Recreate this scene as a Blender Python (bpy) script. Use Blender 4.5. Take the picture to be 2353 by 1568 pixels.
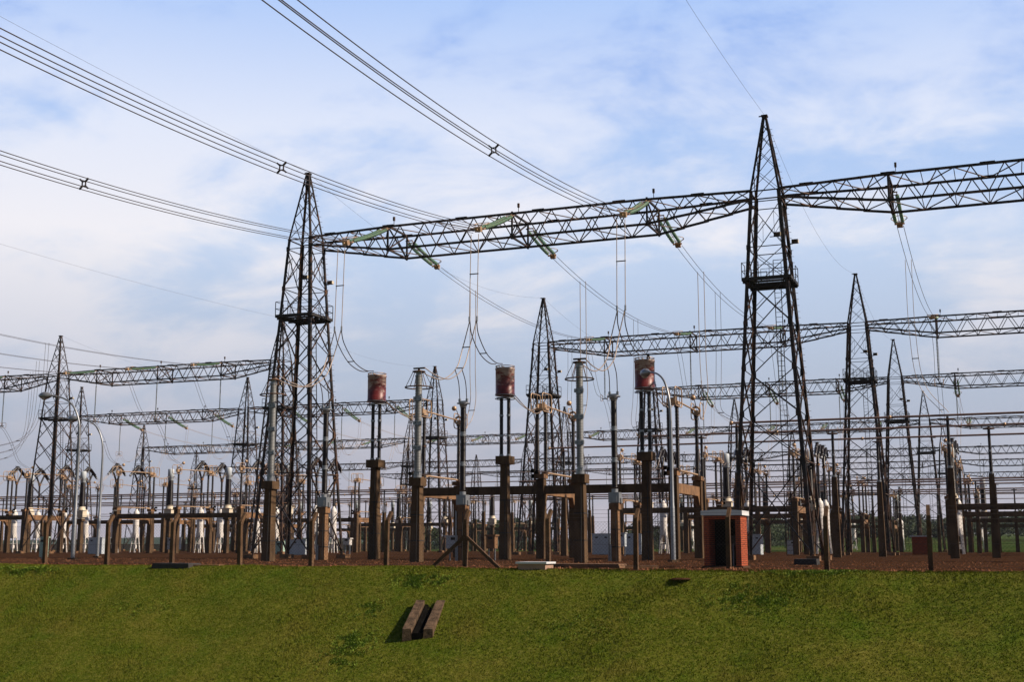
import bpy, math, random
import numpy as np
from mathutils import Vector, Matrix, noise
PI=math.pi
# ------------------------------------------------------------------ scene, camera, light
S=bpy.context.scene
for o in list(bpy.data.objects): bpy.data.objects.remove(o,do_unlink=True)
PITCH=math.radians(9.443); YAW=math.radians(21.705); HC=0.85
cam=bpy.data.cameras.new('camera'); co=bpy.data.objects.new('camera',cam); S.collection.objects.link(co)
cam.sensor_width=36.0; cam.lens=36.0*2850/2353; cam.clip_start=0.3; cam.clip_end=9000
co.location=(0,0,HC); co.rotation_euler=(PI/2+PITCH,0,YAW)
S.camera=co
SUN_EL=math.radians(37); SUN_AZ=math.radians(9)      # azimuth from +X towards +Y
sd=Vector((math.cos(SUN_EL)*math.cos(SUN_AZ),math.cos(SUN_EL)*math.sin(SUN_AZ),math.sin(SUN_EL)))
sl=bpy.data.lights.new('sun','SUN'); sl.energy=5.0; sl.angle=math.radians(0.5); sl.color=(1.0,0.86,0.70)
so=bpy.data.objects.new('sun',sl); S.collection.objects.link(so)
so.rotation_euler=sd.to_track_quat('Z','Y').to_euler(); so.location=(60,10,60)
S.view_settings.view_transform='Standard'; S.view_settings.look='None'
S.view_settings.exposure=0.15; S.view_settings.gamma=1.0
W=bpy.data.worlds.new('World'); S.world=W; W.use_nodes=True
def build_world():
    nt=W.node_tree; N=nt.nodes; L=nt.links; N.clear()
    out=N.new('ShaderNodeOutputWorld'); mixs=N.new('ShaderNodeMixShader')
    sky=N.new('ShaderNodeTexSky'); sky.sky_type='NISHITA'; sky.sun_disc=False
    sky.sun_elevation=SUN_EL; sky.sun_rotation=PI/2-SUN_AZ; sky.air_density=0.75; sky.dust_density=0.3; sky.ozone_density=1.0
    b1=N.new('ShaderNodeBackground'); b1.inputs[1].default_value=0.05
    L.new(sky.outputs[0],b1.inputs[0])
    tc=N.new('ShaderNodeTexCoord'); sep=N.new('ShaderNodeSeparateXYZ'); L.new(tc.outputs['Generated'],sep.inputs[0])
    def m(op,a,b=None,c=None):
        n=N.new('ShaderNodeMath'); n.operation=op
        for i,v in enumerate((a,b,c)):
            if v is None: continue
            if isinstance(v,(int,float)): n.inputs[i].default_value=v
            else: L.new(v,n.inputs[i])
        return n.outputs[0]
    z=m('MAXIMUM',sep.outputs[2],0.0); zz=m('ADD',z,0.30)
    cx=m('DIVIDE',m('MULTIPLY',sep.outputs[0],0.8),zz); cy=m('DIVIDE',sep.outputs[1],zz)
    comb=N.new('ShaderNodeCombineXYZ'); L.new(cx,comb.inputs[0]); L.new(cy,comb.inputs[1]); comb.inputs[2].default_value=3.7
    def noi(scale,det,rough,dist=0.0,vec=comb.outputs[0]):
        n=N.new('ShaderNodeTexNoise'); n.inputs['Scale'].default_value=scale; n.inputs['Detail'].default_value=det
        n.inputs['Roughness'].default_value=rough; n.inputs['Distortion'].default_value=dist; L.new(vec,n.inputs['Vector']); return n.outputs['Fac']
    n1=noi(1.3,7,0.55,0.3); n2=noi(4.4,8,0.60,0.3)
    sm=m('ADD',m('MULTIPLY',n1,0.56),m('MULTIPLY',n2,0.44))
    r=N.new('ShaderNodeMapRange'); r.interpolation_type='SMOOTHSTEP'; L.new(sm,r.inputs[0]); r.inputs[1].default_value=0.43; r.inputs[2].default_value=0.58
    def ramp(stops):
        cr=N.new('ShaderNodeValToRGB'); L.new(z,cr.inputs[0]); e=cr.color_ramp.elements
        e[0].position=stops[0][0]; e[0].color=(*stops[0][1],1); e[1].position=stops[-1][0]; e[1].color=(*stops[-1][1],1)
        for p,c in stops[1:-1]:
            q=e.new(p); q.color=(*c,1)
        return cr.outputs[0]
    blue=ramp([(0.0,(0.49,0.49,0.57)),(0.05,(0.43,0.46,0.55)),(0.13,(0.45,0.53,0.67)),(0.24,(0.50,0.65,0.90)),(0.32,(0.36,0.55,0.92)),(0.40,(0.12,0.31,0.83)),(0.7,(0.07,0.16,0.45))])
    cloud=ramp([(0.0,(0.58,0.52,0.58)),(0.07,(0.51,0.51,0.59)),(0.15,(0.69,0.70,0.78)),(0.24,(0.93,0.91,0.95)),(0.32,(0.80,0.85,0.99)),(0.42,(0.46,0.63,0.98)),(0.8,(0.25,0.35,0.6))])
    mc=N.new('ShaderNodeMix'); mc.data_type='RGBA'; L.new(m('MULTIPLY_ADD',r.outputs[0],0.85,0.10),mc.inputs[0]); L.new(blue,mc.inputs[6]); L.new(cloud,mc.inputs[7])
    b2=N.new('ShaderNodeBackground'); b2.inputs[1].default_value=0.90; L.new(mc.outputs[2],b2.inputs[0])
    # the thin bright cloud sheet lies ahead; unseen sky overhead and behind darkened to cut fill
    dp=m('ADD',m('MULTIPLY',sep.outputs[0],-0.37),m('MULTIPLY',sep.outputs[1],0.929))
    k=N.new('ShaderNodeMapRange'); k.interpolation_type='SMOOTHSTEP'; L.new(dp,k.inputs[0]); k.inputs[1].default_value=0.25; k.inputs[2].default_value=0.78
    L.new(k.outputs[0],mixs.inputs[0]); L.new(b1.outputs[0],mixs.inputs[1]); L.new(b2.outputs[0],mixs.inputs[2]); L.new(mixs.outputs[0],out.inputs[0])
build_world()
C=S.collection
RNG=random.Random(7)
# ------------------------------------------------------------------ pixel helper: a point of the photograph (2353 px wide) on a known plane
def _ray(px,py):
    a=(px-1176.5)/2850.; b=(784.-py)/2850.
    up=b*math.cos(PITCH)+math.sin(PITCH); fw=math.cos(PITCH)-b*math.sin(PITCH)
    return a*math.cos(YAW)-fw*math.sin(YAW), a*math.sin(YAW)+fw*math.cos(YAW), up
def at_y(px,py,Y):
    x,y,u=_ray(px,py); t=Y/y; return Vector((x*t,Y,HC+u*t))
def at_x(px,py,X):
    x,y,u=_ray(px,py); t=X/x; return Vector((X,y*t,HC+u*t))
# ------------------------------------------------------------------ materials
def mat(name,base,rough=0.6,metal=0.0,var=0.25,scale=3.0,bump=0.0,bscale=30.0,second=None,smix=(0.45,0.6),sscale=2.0,stretch=(1,1,1),spec=0.5):
    m=bpy.data.materials.new(name); m.use_nodes=True; nt=m.node_tree; N=nt.nodes; L=nt.links
    p=N['Principled BSDF']; p.inputs['Roughness'].default_value=rough; p.inputs['Metallic'].default_value=metal
    p.inputs['Specular IOR Level'].default_value=spec
    tc=N.new('ShaderNodeTexCoord'); mp=N.new('ShaderNodeMapping'); mp.inputs['Scale'].default_value=stretch; L.new(tc.outputs['Object'],mp.inputs[0])
    oi=N.new('ShaderNodeObjectInfo'); ml=N.new('ShaderNodeMath'); ml.operation='MULTIPLY'; ml.inputs[1].default_value=37.0; L.new(oi.outputs['Random'],ml.inputs[0]); L.new(ml.outputs[0],mp.inputs['Location'])
    n=N.new('ShaderNodeTexNoise'); n.inputs['Scale'].default_value=scale; n.inputs['Detail'].default_value=6; n.inputs['Roughness'].default_value=0.65
    L.new(mp.outputs[0],n.inputs['Vector'])
    cr=N.new('ShaderNodeValToRGB'); L.new(n.outputs['Fac'],cr.inputs[0])
    d=tuple(c*(1-var) for c in base); l=tuple(min(1,c*(1+var)) for c in base)
    cr.color_ramp.elements[0].position=0.3; cr.color_ramp.elements[0].color=(*d,1)
    cr.color_ramp.elements[1].position=0.7; cr.color_ramp.elements[1].color=(*l,1)
    col=cr.outputs[0]
    if second:
        n2=N.new('ShaderNodeTexNoise'); n2.inputs['Scale'].default_value=sscale; n2.inputs['Detail'].default_value=8; n2.inputs['Roughness'].default_value=0.7
        L.new(mp.outputs[0],n2.inputs['Vector'])
        c2=N.new('ShaderNodeValToRGB'); c2.color_ramp.elements[0].position=smix[0]; c2.color_ramp.elements[1].position=smix[1]; L.new(n2.outputs['Fac'],c2.inputs[0])
        mx=N.new('ShaderNodeMix'); mx.data_type='RGBA'; L.new(c2.outputs[0],mx.inputs[0]); L.new(col,mx.inputs[6]); mx.inputs[7].default_value=(*second,1); col=mx.outputs[2]
    L.new(col,p.inputs['Base Color'])
    if bump:
        b=N.new('ShaderNodeTexNoise'); b.inputs['Scale'].default_value=bscale; b.inputs['Detail'].default_value=5; L.new(tc.outputs['Object'],b.inputs['Vector'])
        bp=N.new('ShaderNodeBump'); bp.inputs['Strength'].default_value=bump; bp.inputs['Distance'].default_value=0.05; L.new(b.outputs['Fac'],bp.inputs['Height']); L.new(bp.outputs[0],p.inputs['Normal'])
    return m
M={}
M['steel']=mat('weathered_steel',(0.020,0.015,0.013),0.62,0.15,0.3,1.2,second=(0.13,0.058,0.03),smix=(0.48,0.68),sscale=1.1)
M['steel2']=mat('weathered_steel_sun_tinted',(0.030,0.020,0.015),0.65,0.1,0.3,1.4,second=(0.20,0.095,0.05),smix=(0.46,0.66),sscale=0.9)  # rust colour strengthened to paint in orange sunlight on tower sides
M['deck']=mat('platform_steel',(0.03,0.026,0.024),0.7,0.1,0.3,2)
M['concrete']=mat('stained_concrete',(0.120,0.073,0.040),0.9,0,0.3,1.5,0.35,25,second=(0.05,0.03,0.018),smix=(0.46,0.68),sscale=1.2,stretch=(1,1,0.35),spec=0.15)
M['concrete2']=mat('rust_stained_concrete',(0.24,0.125,0.058),0.9,0,0.35,1.6,0.35,25,second=(0.07,0.038,0.022),smix=(0.47,0.68),sscale=1.3,stretch=(1,1,0.5))
M['concrete3']=mat('mossy_drain_concrete',(0.17,0.11,0.07),0.95,0,0.4,3,0.8,30,second=(0.06,0.042,0.028),smix=(0.42,0.62),sscale=3.5,spec=0.1)
M['pinkcon']=mat('pinkish_concrete',(0.40,0.25,0.18),0.9,0,0.2,1.5,0.3,25)
M['postcon']=mat('fence_post_concrete',(0.125,0.066,0.030),0.92,0,0.35,3,0.5,40,second=(0.06,0.028,0.013),smix=(0.46,0.68),sscale=2.2)
M['porc']=mat('dark_brown_porcelain',(0.012,0.007,0.008),0.36,0,0.25,3,spec=0.42)
M['gporc']=mat('grey_porcelain',(0.20,0.205,0.21),0.38,0,0.15,3,second=(0.14,0.12,0.105),smix=(0.55,0.7),sscale=4)
M['galv']=mat('galvanised_metal',(0.30,0.31,0.33),0.42,0.55,0.15,4)
M['alu']=mat('tarnished_aluminium_tube',(0.50,0.33,0.20),0.45,0.35,0.18,3,second=(0.30,0.19,0.12),smix=(0.52,0.7),sscale=2)
M['bus']=mat('reddish_bus_tube',(0.30,0.19,0.15),0.5,0.3,0.15,0.5)
M['wire']=mat('conductor_wire',(0.085,0.062,0.055),0.5,0.4,0.15,0.5)
M['wirel']=mat('light_jumper_wire',(0.42,0.33,0.27),0.5,0.35,0.15,1)
M['glass']=mat('green_glass_discs',(0.24,0.40,0.28),0.22,0,0.2,3,second=(0.42,0.50,0.28),smix=(0.5,0.7),sscale=1.2,spec=0.6)
M['glass'].node_tree.nodes['Principled BSDF'].inputs['Transmission Weight'].default_value=0.45
M['susp']=mat('grey_glass_discs',(0.16,0.17,0.15),0.4,0,0.25,3)
M['white']=mat('white_tank_paint',(0.78,0.73,0.69),0.5,0,0.08,1.2,second=(0.60,0.50,0.42),smix=(0.58,0.8),sscale=2,stretch=(1,1,0.3))
M['cream']=mat('cream_paint',(0.68,0.58,0.44),0.55,0,0.1,1.5)
M['cab']=mat('grey_cabinet_paint',(0.52,0.56,0.60),0.5,0,0.06,1.5)
M['green']=mat('pale_green_paint',(0.42,0.58,0.48),0.5,0,0.1,2)
M['drum']=mat('faded_red_drum_paint',(0.15,0.018,0.017),0.42,0,0.45,1.4,0.15,12,second=(0.45,0.34,0.29),smix=(0.47,0.62),sscale=1.5,stretch=(1,1,2.6))
def drum_fade():
    nt=M['drum'].node_tree; N=nt.nodes; L=nt.links
    mx=[n for n in N if n.type=='MIX'][0]; lk=mx.inputs[0].links[0]; rampn=lk.from_node; noi_=rampn.inputs[0].links[0].from_socket
    tc=[n for n in N if n.type=='TEX_COORD'][0]; sp=N.new('ShaderNodeSeparateXYZ'); L.new(tc.outputs['Object'],sp.inputs[0])
    a=N.new('ShaderNodeMath'); a.operation='SUBTRACT'; L.new(sp.outputs[2],a.inputs[0]); a.inputs[1].default_value=12.35
    b=N.new('ShaderNodeMath'); b.operation='MULTIPLY_ADD'; L.new(a.outputs[0],b.inputs[0]); b.inputs[1].default_value=0.20; L.new(noi_,b.inputs[2]); L.new(b.outputs[0],rampn.inputs[0])
drum_fade()
M['lamp']=mat('lamp_glass',(0.55,0.52,0.48),0.3,0,0.1,3)
M['black']=mat('black_shade_and_housing',(0.010,0.009,0.008),0.95,spec=0.0)  # near-black: painted-in shade in trough and hut, plain black on drive heads
M['bark']=mat('bark',(0.10,0.07,0.05),0.9,0,0.3,3)
M['roofw']=mat('white_roof_slab',(0.72,0.72,0.74),0.6,0,0.08,2,second=(0.5,0.48,0.48),smix=(0.55,0.75),sscale=2)
def brick_mat():
    m=mat('red_brick_wall',(0.42,0.10,0.055),0.9,spec=0.1); nt=m.node_tree; N=nt.nodes; L=nt.links; p=N['Principled BSDF']
    tc=N.new('ShaderNodeTexCoord'); sp=N.new('ShaderNodeSeparateXYZ'); L.new(tc.outputs['Object'],sp.inputs[0])
    ad=N.new('ShaderNodeMath'); L.new(sp.outputs[0],ad.inputs[0]); L.new(sp.outputs[1],ad.inputs[1])
    cb=N.new('ShaderNodeCombineXYZ'); L.new(ad.outputs[0],cb.inputs[0]); L.new(sp.outputs[2],cb.inputs[1])
    b=N.new('ShaderNodeTexBrick'); L.new(cb.outputs[0],b.inputs['Vector']); b.inputs['Scale'].default_value=1.0
    b.inputs['Brick Width'].default_value=0.24; b.inputs['Row Height'].default_value=0.085; b.inputs['Mortar Size'].default_value=0.011
    b.inputs['Color1'].default_value=(0.52,0.125,0.055,1); b.inputs['Color2'].default_value=(0.40,0.085,0.042,1); b.inputs['Mortar'].default_value=(0.13,0.05,0.035,1)
    L.new(b.outputs['Color'],p.inputs['Base Color'])
    bp=N.new('ShaderNodeBump'); bp.inputs['Strength'].default_value=0.9; bp.inputs['Distance'].default_value=0.02; bp.invert=True; L.new(b.outputs['Fac'],bp.inputs['Height']); L.new(bp.outputs[0],p.inputs['Normal'])
    return m
M['brick']=brick_mat()
def grass_mat(name,blade=False):
    m=bpy.data.materials.new(name); m.use_nodes=True; nt=m.node_tree; N=nt.nodes; L=nt.links
    p=N['Principled BSDF']; p.inputs['Roughness'].default_value=0.85; p.inputs['Specular IOR Level'].default_value=0.03
    tc=N.new('ShaderNodeTexCoord')
    def noi(s,d,r=0.6):
        n=N.new('ShaderNodeTexNoise'); n.inputs['Scale'].default_value=s; n.inputs['Detail'].default_value=d; n.inputs['Roughness'].default_value=r; L.new(tc.outputs['Object'],n.inputs['Vector']); return n.outputs['Fac']
    def ramp(fac,stops):
        c=N.new('ShaderNodeValToRGB'); L.new(fac,c.inputs[0]); e=c.color_ramp.elements
        e[0].position=stops[0][0]; e[0].color=(*stops[0][1],1); e[1].position=stops[-1][0]; e[1].color=(*stops[-1][1],1)
        for q,col in stops[1:-1]:
            x=e.new(q); x.color=(*col,1)
        return c.outputs[0]
    a=ramp(noi(0.55,5),[(0.32,(0.052,0.080,0.006)),(0.48,(0.102,0.122,0.010)),(0.66,(0.175,0.140,0.026))])
    b=ramp(noi(7.0 if not blade else 11,8,0.75),[(0.30,(0.030,0.042,0.004)),(0.47,(0.105,0.128,0.010)),(0.68,(0.30,0.27,0.06))])
    mx=N.new('ShaderNodeMix'); mx.data_type='RGBA'; mx.inputs[0].default_value=0.6; L.new(a,mx.inputs[6]); L.new(b,mx.inputs[7]); col=mx.outputs[2]
    v=ramp(noi(0.45,6,0.7),[(0.50,(0,0,0)),(0.74,(1,1,1))])
    m2=N.new('ShaderNodeMix'); m2.data_type='RGBA'; L.new(v,m2.inputs[0]); L.new(col,m2.inputs[6]); 
    sc=N.new('ShaderNodeMix'); sc.data_type='RGBA'; sc.blend_type='MULTIPLY'; sc.inputs[0].default_value=1; L.new(col,sc.inputs[6]); sc.inputs[7].default_value=(0.66,0.98,0.65,1); L.new(sc.outputs[2],m2.inputs[7])
    L.new(m2.outputs[2],p.inputs['Base Color'])
    if not blade:
        bn=N.new('ShaderNodeBump'); bn.inputs['Strength'].default_value=0.7; bn.inputs['Distance'].default_value=0.06; L.new(noi(16,6,0.7),bn.inputs['Height']); L.new(bn.outputs[0],p.inputs['Normal'])
    return m
M['grass']=grass_mat('bank_turf'); M['blade']=grass_mat('grass_blades',True)
M['soil']=mat('red_soil',(0.050,0.024,0.013),0.95,0,0.6,1.3,1.0,7,second=(0.12,0.055,0.030),smix=(0.5,0.7),sscale=6,spec=0.0)
M['stone']=mat('reddish_gravel_stones',(0.19,0.082,0.042),0.9,0,0.6,0.8,0.4,20,spec=0.05)
M['field']=mat('far_field',(0.042,0.068,0.018),0.95,0,0.25,0.03,second=(0.10,0.11,0.035),smix=(0.5,0.7),sscale=0.02,spec=0.0)
M['ridge']=mat('far_wooded_hill',(0.03,0.055,0.025),0.95,0,0.3,0.01,spec=0.0)
def leaf_mat(name,c1,c2,scale):
    return mat(name,c1,0.7,0,0.35,scale,second=c2,smix=(0.45,0.65),sscale=scale*2,spec=0.25)
M['leaf']=leaf_mat('tree_leaves',(0.020,0.038,0.012),(0.038,0.055,0.016),0.25)
M['leaf2']=leaf_mat('forest_leaves',(0.020,0.036,0.014),(0.036,0.052,0.02),0.06)
# ------------------------------------------------------------------ mesh helpers
class MB:
    def __init__(s): s.v=[]; s.f=[]; s.sm=[]
    def add(s,vs,fs,smooth=False):
        b=len(s.v); s.v.extend([tuple(v) for v in vs]); s.f.extend([tuple(i+b for i in f) for f in fs]); s.sm.extend([smooth]*len(fs)); return s
    def box(s,c,d,top=1.0):
        x,y,z=c; a,b,h=d[0]/2,d[1]/2,d[2]/2; v=[]
        for k,t in ((-1,1.0),(1,top)):
            for i,j in ((-1,-1),(1,-1),(1,1),(-1,1)): v.append((x+i*a*t,y+j*b*t,z+k*h))
        return s.add(v,[(3,2,1,0),(4,5,6,7),(0,1,5,4),(1,2,6,5),(2,3,7,6),(3,0,4,7)])
    def bar(s,p,q,w,h=None,up=(0,0,1)):
        p=Vector(p); q=Vector(q); d=(q-p)
        if d.length<1e-6: return s
        d.normalize(); u=Vector(up)
        if abs(d.dot(u))>0.95: u=Vector((1,0,0))
        a=d.cross(u).normalized(); b=a.cross(d).normalized(); h=h or w; v=[]
        for c in (p,q):
            for i,j in ((-1,-1),(1,-1),(1,1),(-1,1)): v.append(c+a*(i*w/2)+b*(j*h/2))
        return s.add(v,[(3,2,1,0),(4,5,6,7),(0,1,5,4),(1,2,6,5),(2,3,7,6),(3,0,4,7)])
    def angle(s,p,q,w,t,sx,sy):           # L-section leg
        s.bar(Vector(p)+Vector((sx*0,sy*w/2,0)),Vector(q)+Vector((0,sy*w/2,0)),t,w,(0,1,0))
        return s.bar(Vector(p)+Vector((sx*w/2,0,0)),Vector(q)+Vector((sx*w/2,0,0)),w,t,(0,1,0))
    def tube(s,pts,r,n=6,closed=False,caps=True,smooth=True):
        P=[Vector(p) for p in pts]; m=len(P)
        R=r if isinstance(r,(list,tuple)) else [r]*m
        v=[]; prev=None
        for i in range(m):
            if closed: t=P[(i+1)%m]-P[i-1]
            elif i==0: t=P[1]-P[0]
            elif i==m-1: t=P[-1]-P[-2]
            else: t=P[i+1]-P[i-1]
            if t.length<1e-9: t=Vector((0,0,1))
            t.normalize()
            if prev is None:
                u=Vector((0,0,1)) if abs(t.z)<0.9 else Vector((1,0,0)); a=t.cross(u).normalized()
            else:
                a=(prev-t*prev.dot(t)); a.normalize()
            prev=a; b=t.cross(a)
            for k in range(n):
                an=2*PI*k/n; v.append(P[i]+(a*math.cos(an)+b*math.sin(an))*R[i])
        f=[]
        for i in range(m if closed else m-1):
            for k in range(n):
                j=(i+1)%m; f.append((i*n+k,i*n+(k+1)%n,j*n+(k+1)%n,j*n+k))
        s.add(v,f,smooth)
        if not closed and caps:
            s.add(v[:n],[tuple(range(n))[::-1]]); s.add(v[-n:],[tuple(range(n))])
        return s
    def cyl(s,x,y,z0,z1,r0,r1=None,n=12): return s.tube([(x,y,z0),(x,y,z1)],[r0,r0 if r1 is None else r1],n)
    def lathe(s,prof,x=0,y=0,n=12): return s.tube([(x,y,z) for r,z in prof],[r for r,z in prof],n)
    def sphere(s,c,r,n=8):
        prof=[(max(1e-3,r*math.sin(PI*i/n)),-r*math.cos(PI*i/n)) for i in range(n+1)]
        return s.tube([(c[0],c[1],c[2]+z) for q,z in prof],[q for q,z in prof],n+2)
    def ring(s,c,R,r,n=20,m=5,axis='z',sy=1.0):
        pts=[]
        for k in range(n):
            a=2*PI*k/n; u,w=R*math.cos(a),R*sy*math.sin(a)
            pts.append((c[0]+u,c[1]+w,c[2]) if axis=='z' else ((c[0],c[1]+u,c[2]+w) if axis=='x' else (c[0]+u,c[1],c[2]+w)))
        return s.tube(pts,r,m,closed=True)
    def rrect(s,c,a,b,r,tr,axis='x',m=5):   # rounded rectangle loop, half sizes a (horizontal) b (vertical)
        pts=[]
        for cx,cz,st in ((a-r,b-r,0),(-a+r,b-r,PI/2),(-a+r,-b+r,PI),(a-r,-b+r,1.5*PI)):
            for k in range(5):
                an=st+PI/2*k/4; u=cx+r*math.cos(an); w=cz+r*math.sin(an)
                pts.append((c[0],c[1]+u,c[2]+w) if axis=='x' else (c[0]+u,c[1],c[2]+w))
        return s.tube(pts,tr,m,closed=True)
    def insul(s,x,y,z0,z1,r,n=10,pitch=0.11,fl=0.3,r1=None):
        prof=[]; k=max(2,int((z1-z0)/pitch)); r1=r1 or r
        for i in range(k):
            z=z0+(z1-z0)*i/k; d=(z1-z0)/k; rr=r+(r1-r)*i/k
            prof+=[(rr*(1-fl),z),(rr,z+d*0.45),(rr,z+d*0.6)]
        prof.append((r1*(1-fl),z1)); return s.lathe(prof,x,y,n)
    def build(s,name,m,parent=None,loc=None):
        me=bpy.data.meshes.new(name); me.from_pydata(s.v,[],s.f); me.materials.append(m if not isinstance(m,str) else M[m])
        me.polygons.foreach_set('use_smooth',s.sm); me.update()
        o=bpy.data.objects.new(name,me); C.objects.link(o)
        if parent: o.parent=parent
        if loc: o.location=loc
        return o
def smooth_path(pts,n=6):
    P=[Vector(p) for p in pts]; out=[]
    Q=[P[0]*2-P[1]]+P+[P[-1]*2-P[-2]]
    for i in range(1,len(Q)-2):
        for k in range(n):
            t=k/n; a,b,c,d=Q[i-1],Q[i],Q[i+1],Q[i+2]
            out.append(0.5*((2*b)+(c-a)*t+(2*a-5*b+4*c-d)*t*t+(3*b-a-3*c+d)*t**3))
    out.append(P[-1]); return out
def tag(o,label=None,cat=None,group=None,kind=None):
    if label: o['label']=label
    if cat: o['category']=cat
    if group: o['group']=group
    if kind: o['kind']=kind
    return o
def thing(name,label,cat,loc=(0,0,0),rz=0,group=None):
    o=bpy.data.objects.new(name,None); C.objects.link(o); o.location=loc; o.rotation_euler=(0,0,rz); o.empty_display_size=0.3
    return tag(o,label,cat,group)
def dup(root,loc,rz=0,label=None,group=None,rot=None,drop=()):
    def rec(o,par):
        c=o.copy(); C.objects.link(c)
        if par: c.parent=par
        for ch in o.children:
            if ch.name.split('.')[0] in drop: continue
            rec(ch,c)
        return c
    r=rec(root,None); r.location=loc; r.rotation_euler=rot if rot else (0,0,rz)
    if label: r['label']=label
    if group: r['group']=group
    return r
class Proto:
    """first placement moves the original, later ones copy it"""
    def __init__(s,fn): s.o=None; s.fn=fn
    def put(s,loc,rz=0,label=None,group=None,rot=None):
        if s.o is None:
            s.o=s.fn(); s.o.location=loc; s.o.rotation_euler=rot if rot else (0,0,rz); tag(s.o,label,None,group); return s.o
        return dup(s.o,loc,rz,label,group,rot)
ORD=['first','second','third','fourth','fifth','sixth','seventh','eighth','ninth','tenth','eleventh','twelfth','thirteenth','fourteenth','fifteenth','sixteenth','seventeenth','eighteenth','nineteenth','twentieth']
def nth(i): return ORD[i] if i<20 else 'twenty-'+ORD[i-20] if i<29 else str(i+1)+'th'
# ------------------------------------------------------------------ ground
def bank_z(x,y):
    crest=44.35-0.2*math.sin(x*0.05)
    d=crest-y
    if d<-0.4: base=0.02
    elif d<0.9: t=(d+0.4)/1.3; base=0.02-0.40*t*t*t*0.9
    else: base=-0.34-(d-0.9)*0.58
    if base<-5.2: base=-5.2-0.4*(1-math.exp((base+5.2)*0.7))
    return base+0.10*noise.noise(Vector((x*0.22,y*0.3,0)))+0.035*noise.noise(Vector((x*1.1,y*1.1,3)))
def grid(name,xs,ys,fz,m):
    v=[(x,y,fz(x,y)) for y in ys for x in xs]; nx=len(xs)
    f=[(j*nx+i,j*nx+i+1,(j+1)*nx+i+1,(j+1)*nx+i) for j in range(len(ys)-1) for i in range(nx-1)]
    b=MB(); b.add(v,f,True); return b.build(name,m)
xs=list(np.linspace(-120,60,361)); ys=[-300,-60]+list(np.linspace(-20,30,26))+list(np.linspace(30.5,46,60))
tag(grid('grass_bank',[-900,-300]+xs+[300,900],ys,bank_z,'grass'),kind='structure')
def soil_z(x,y):
    if y<44.9: return -0.25
    k=max(0.0,1-(y-45)/16)
    return -0.005+(0.045+0.07*k)*noise.noise(Vector((x*0.8,y*1.3,7)))+0.05*k*noise.noise(Vector((x*3.1,y*3.1,1)))+(0.02 if y<46.5 else 0)
tag(grid('gravel_yard',list(np.linspace(-120,30,420)),list(np.linspace(44.6,64,64))+[66,70,76,84,95,110,140,180,230],soil_z,'soil'),kind='structure')
tag(grid('yard_ground',[-600,-120.01],[44.9,120,260],lambda x,y:-0.012,'soil'),kind='structure')
tag(grid('yard_ground',[30.01,260],[44.9,120,260],lambda x,y:-0.012,'soil'),kind='structure')
def field_z(x,y):
    z=-0.14
    r=max(0.0,min(1.0,(x/y+0.27)/0.12))            # ground rises to the right, far behind the yard
    if y>255: z+=r*min(30.0,(y-255)*0.012)
    return z
tag(grid('far_field',[-9000,-2500]+list(np.linspace(-900,600,61))+[2500,7000],[44.8,200,255,300,350,400,450,500,560,700,1000,1600,3000,7000],field_z,'field'),kind='structure')
def ridge_z(x,y):
    t=(y-2300)/900; return -1+max(0,math.sin(PI*min(1,max(0,t))))*(23+10*noise.noise(Vector((x*0.0013,0,5)))+3*noise.noise(Vector((x*0.012,y*0.01,2))))
tag(grid('far_hills',list(np.linspace(-5000,2500,220)),list(np.linspace(2300,3200,9)),ridge_z,'ridge'),kind='structure')
# grass blades on the near part of the bank
def blades():
    rng=np.random.default_rng(3); n=260000
    X=rng.uniform(-46,6,n); Y=44.95-7.8*rng.random(n)**1.15
    vx=np.empty((n*3,3)); h=rng.uniform(0.018,0.06,n); w=rng.uniform(0.007,0.018,n)
    lush=np.array([noise.noise(Vector((x*0.35,y*0.5,9))) for x,y in zip(X,Y)])
    h=h*(1+1.0*np.clip(lush,0,1)*1.6)
    Z=np.array([bank_z(x,y) for x,y in zip(X,Y)])-0.004
    a=rng.uniform(0,2*PI,n); lx=rng.normal(0,0.02,n); ly=rng.normal(-0.01,0.02,n)
    dx=np.cos(a)*w; dy=np.sin(a)*w
    vx[0::3]=np.stack([X-dx,Y-dy,Z],1); vx[1::3]=np.stack([X+dx,Y+dy,Z],1); vx[2::3]=np.stack([X+lx,Y+ly,Z+h],1)
    me=bpy.data.meshes.new('short_grass'); me.vertices.add(n*3); me.vertices.foreach_set('co',vx.ravel())
    me.loops.add(n*3); me.loops.foreach_set('vertex_index',np.arange(n*3)); me.polygons.add(n)
    me.polygons.foreach_set('loop_start',np.arange(0,n*3,3)); me.update(calc_edges=True); me.validate()
    me.materials.append(M['blade']); o=bpy.data.objects.new('short_grass',me); C.objects.link(o); return o
tag(blades(),'short mown grass covering the bank below the fence','grass',kind='stuff')
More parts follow.
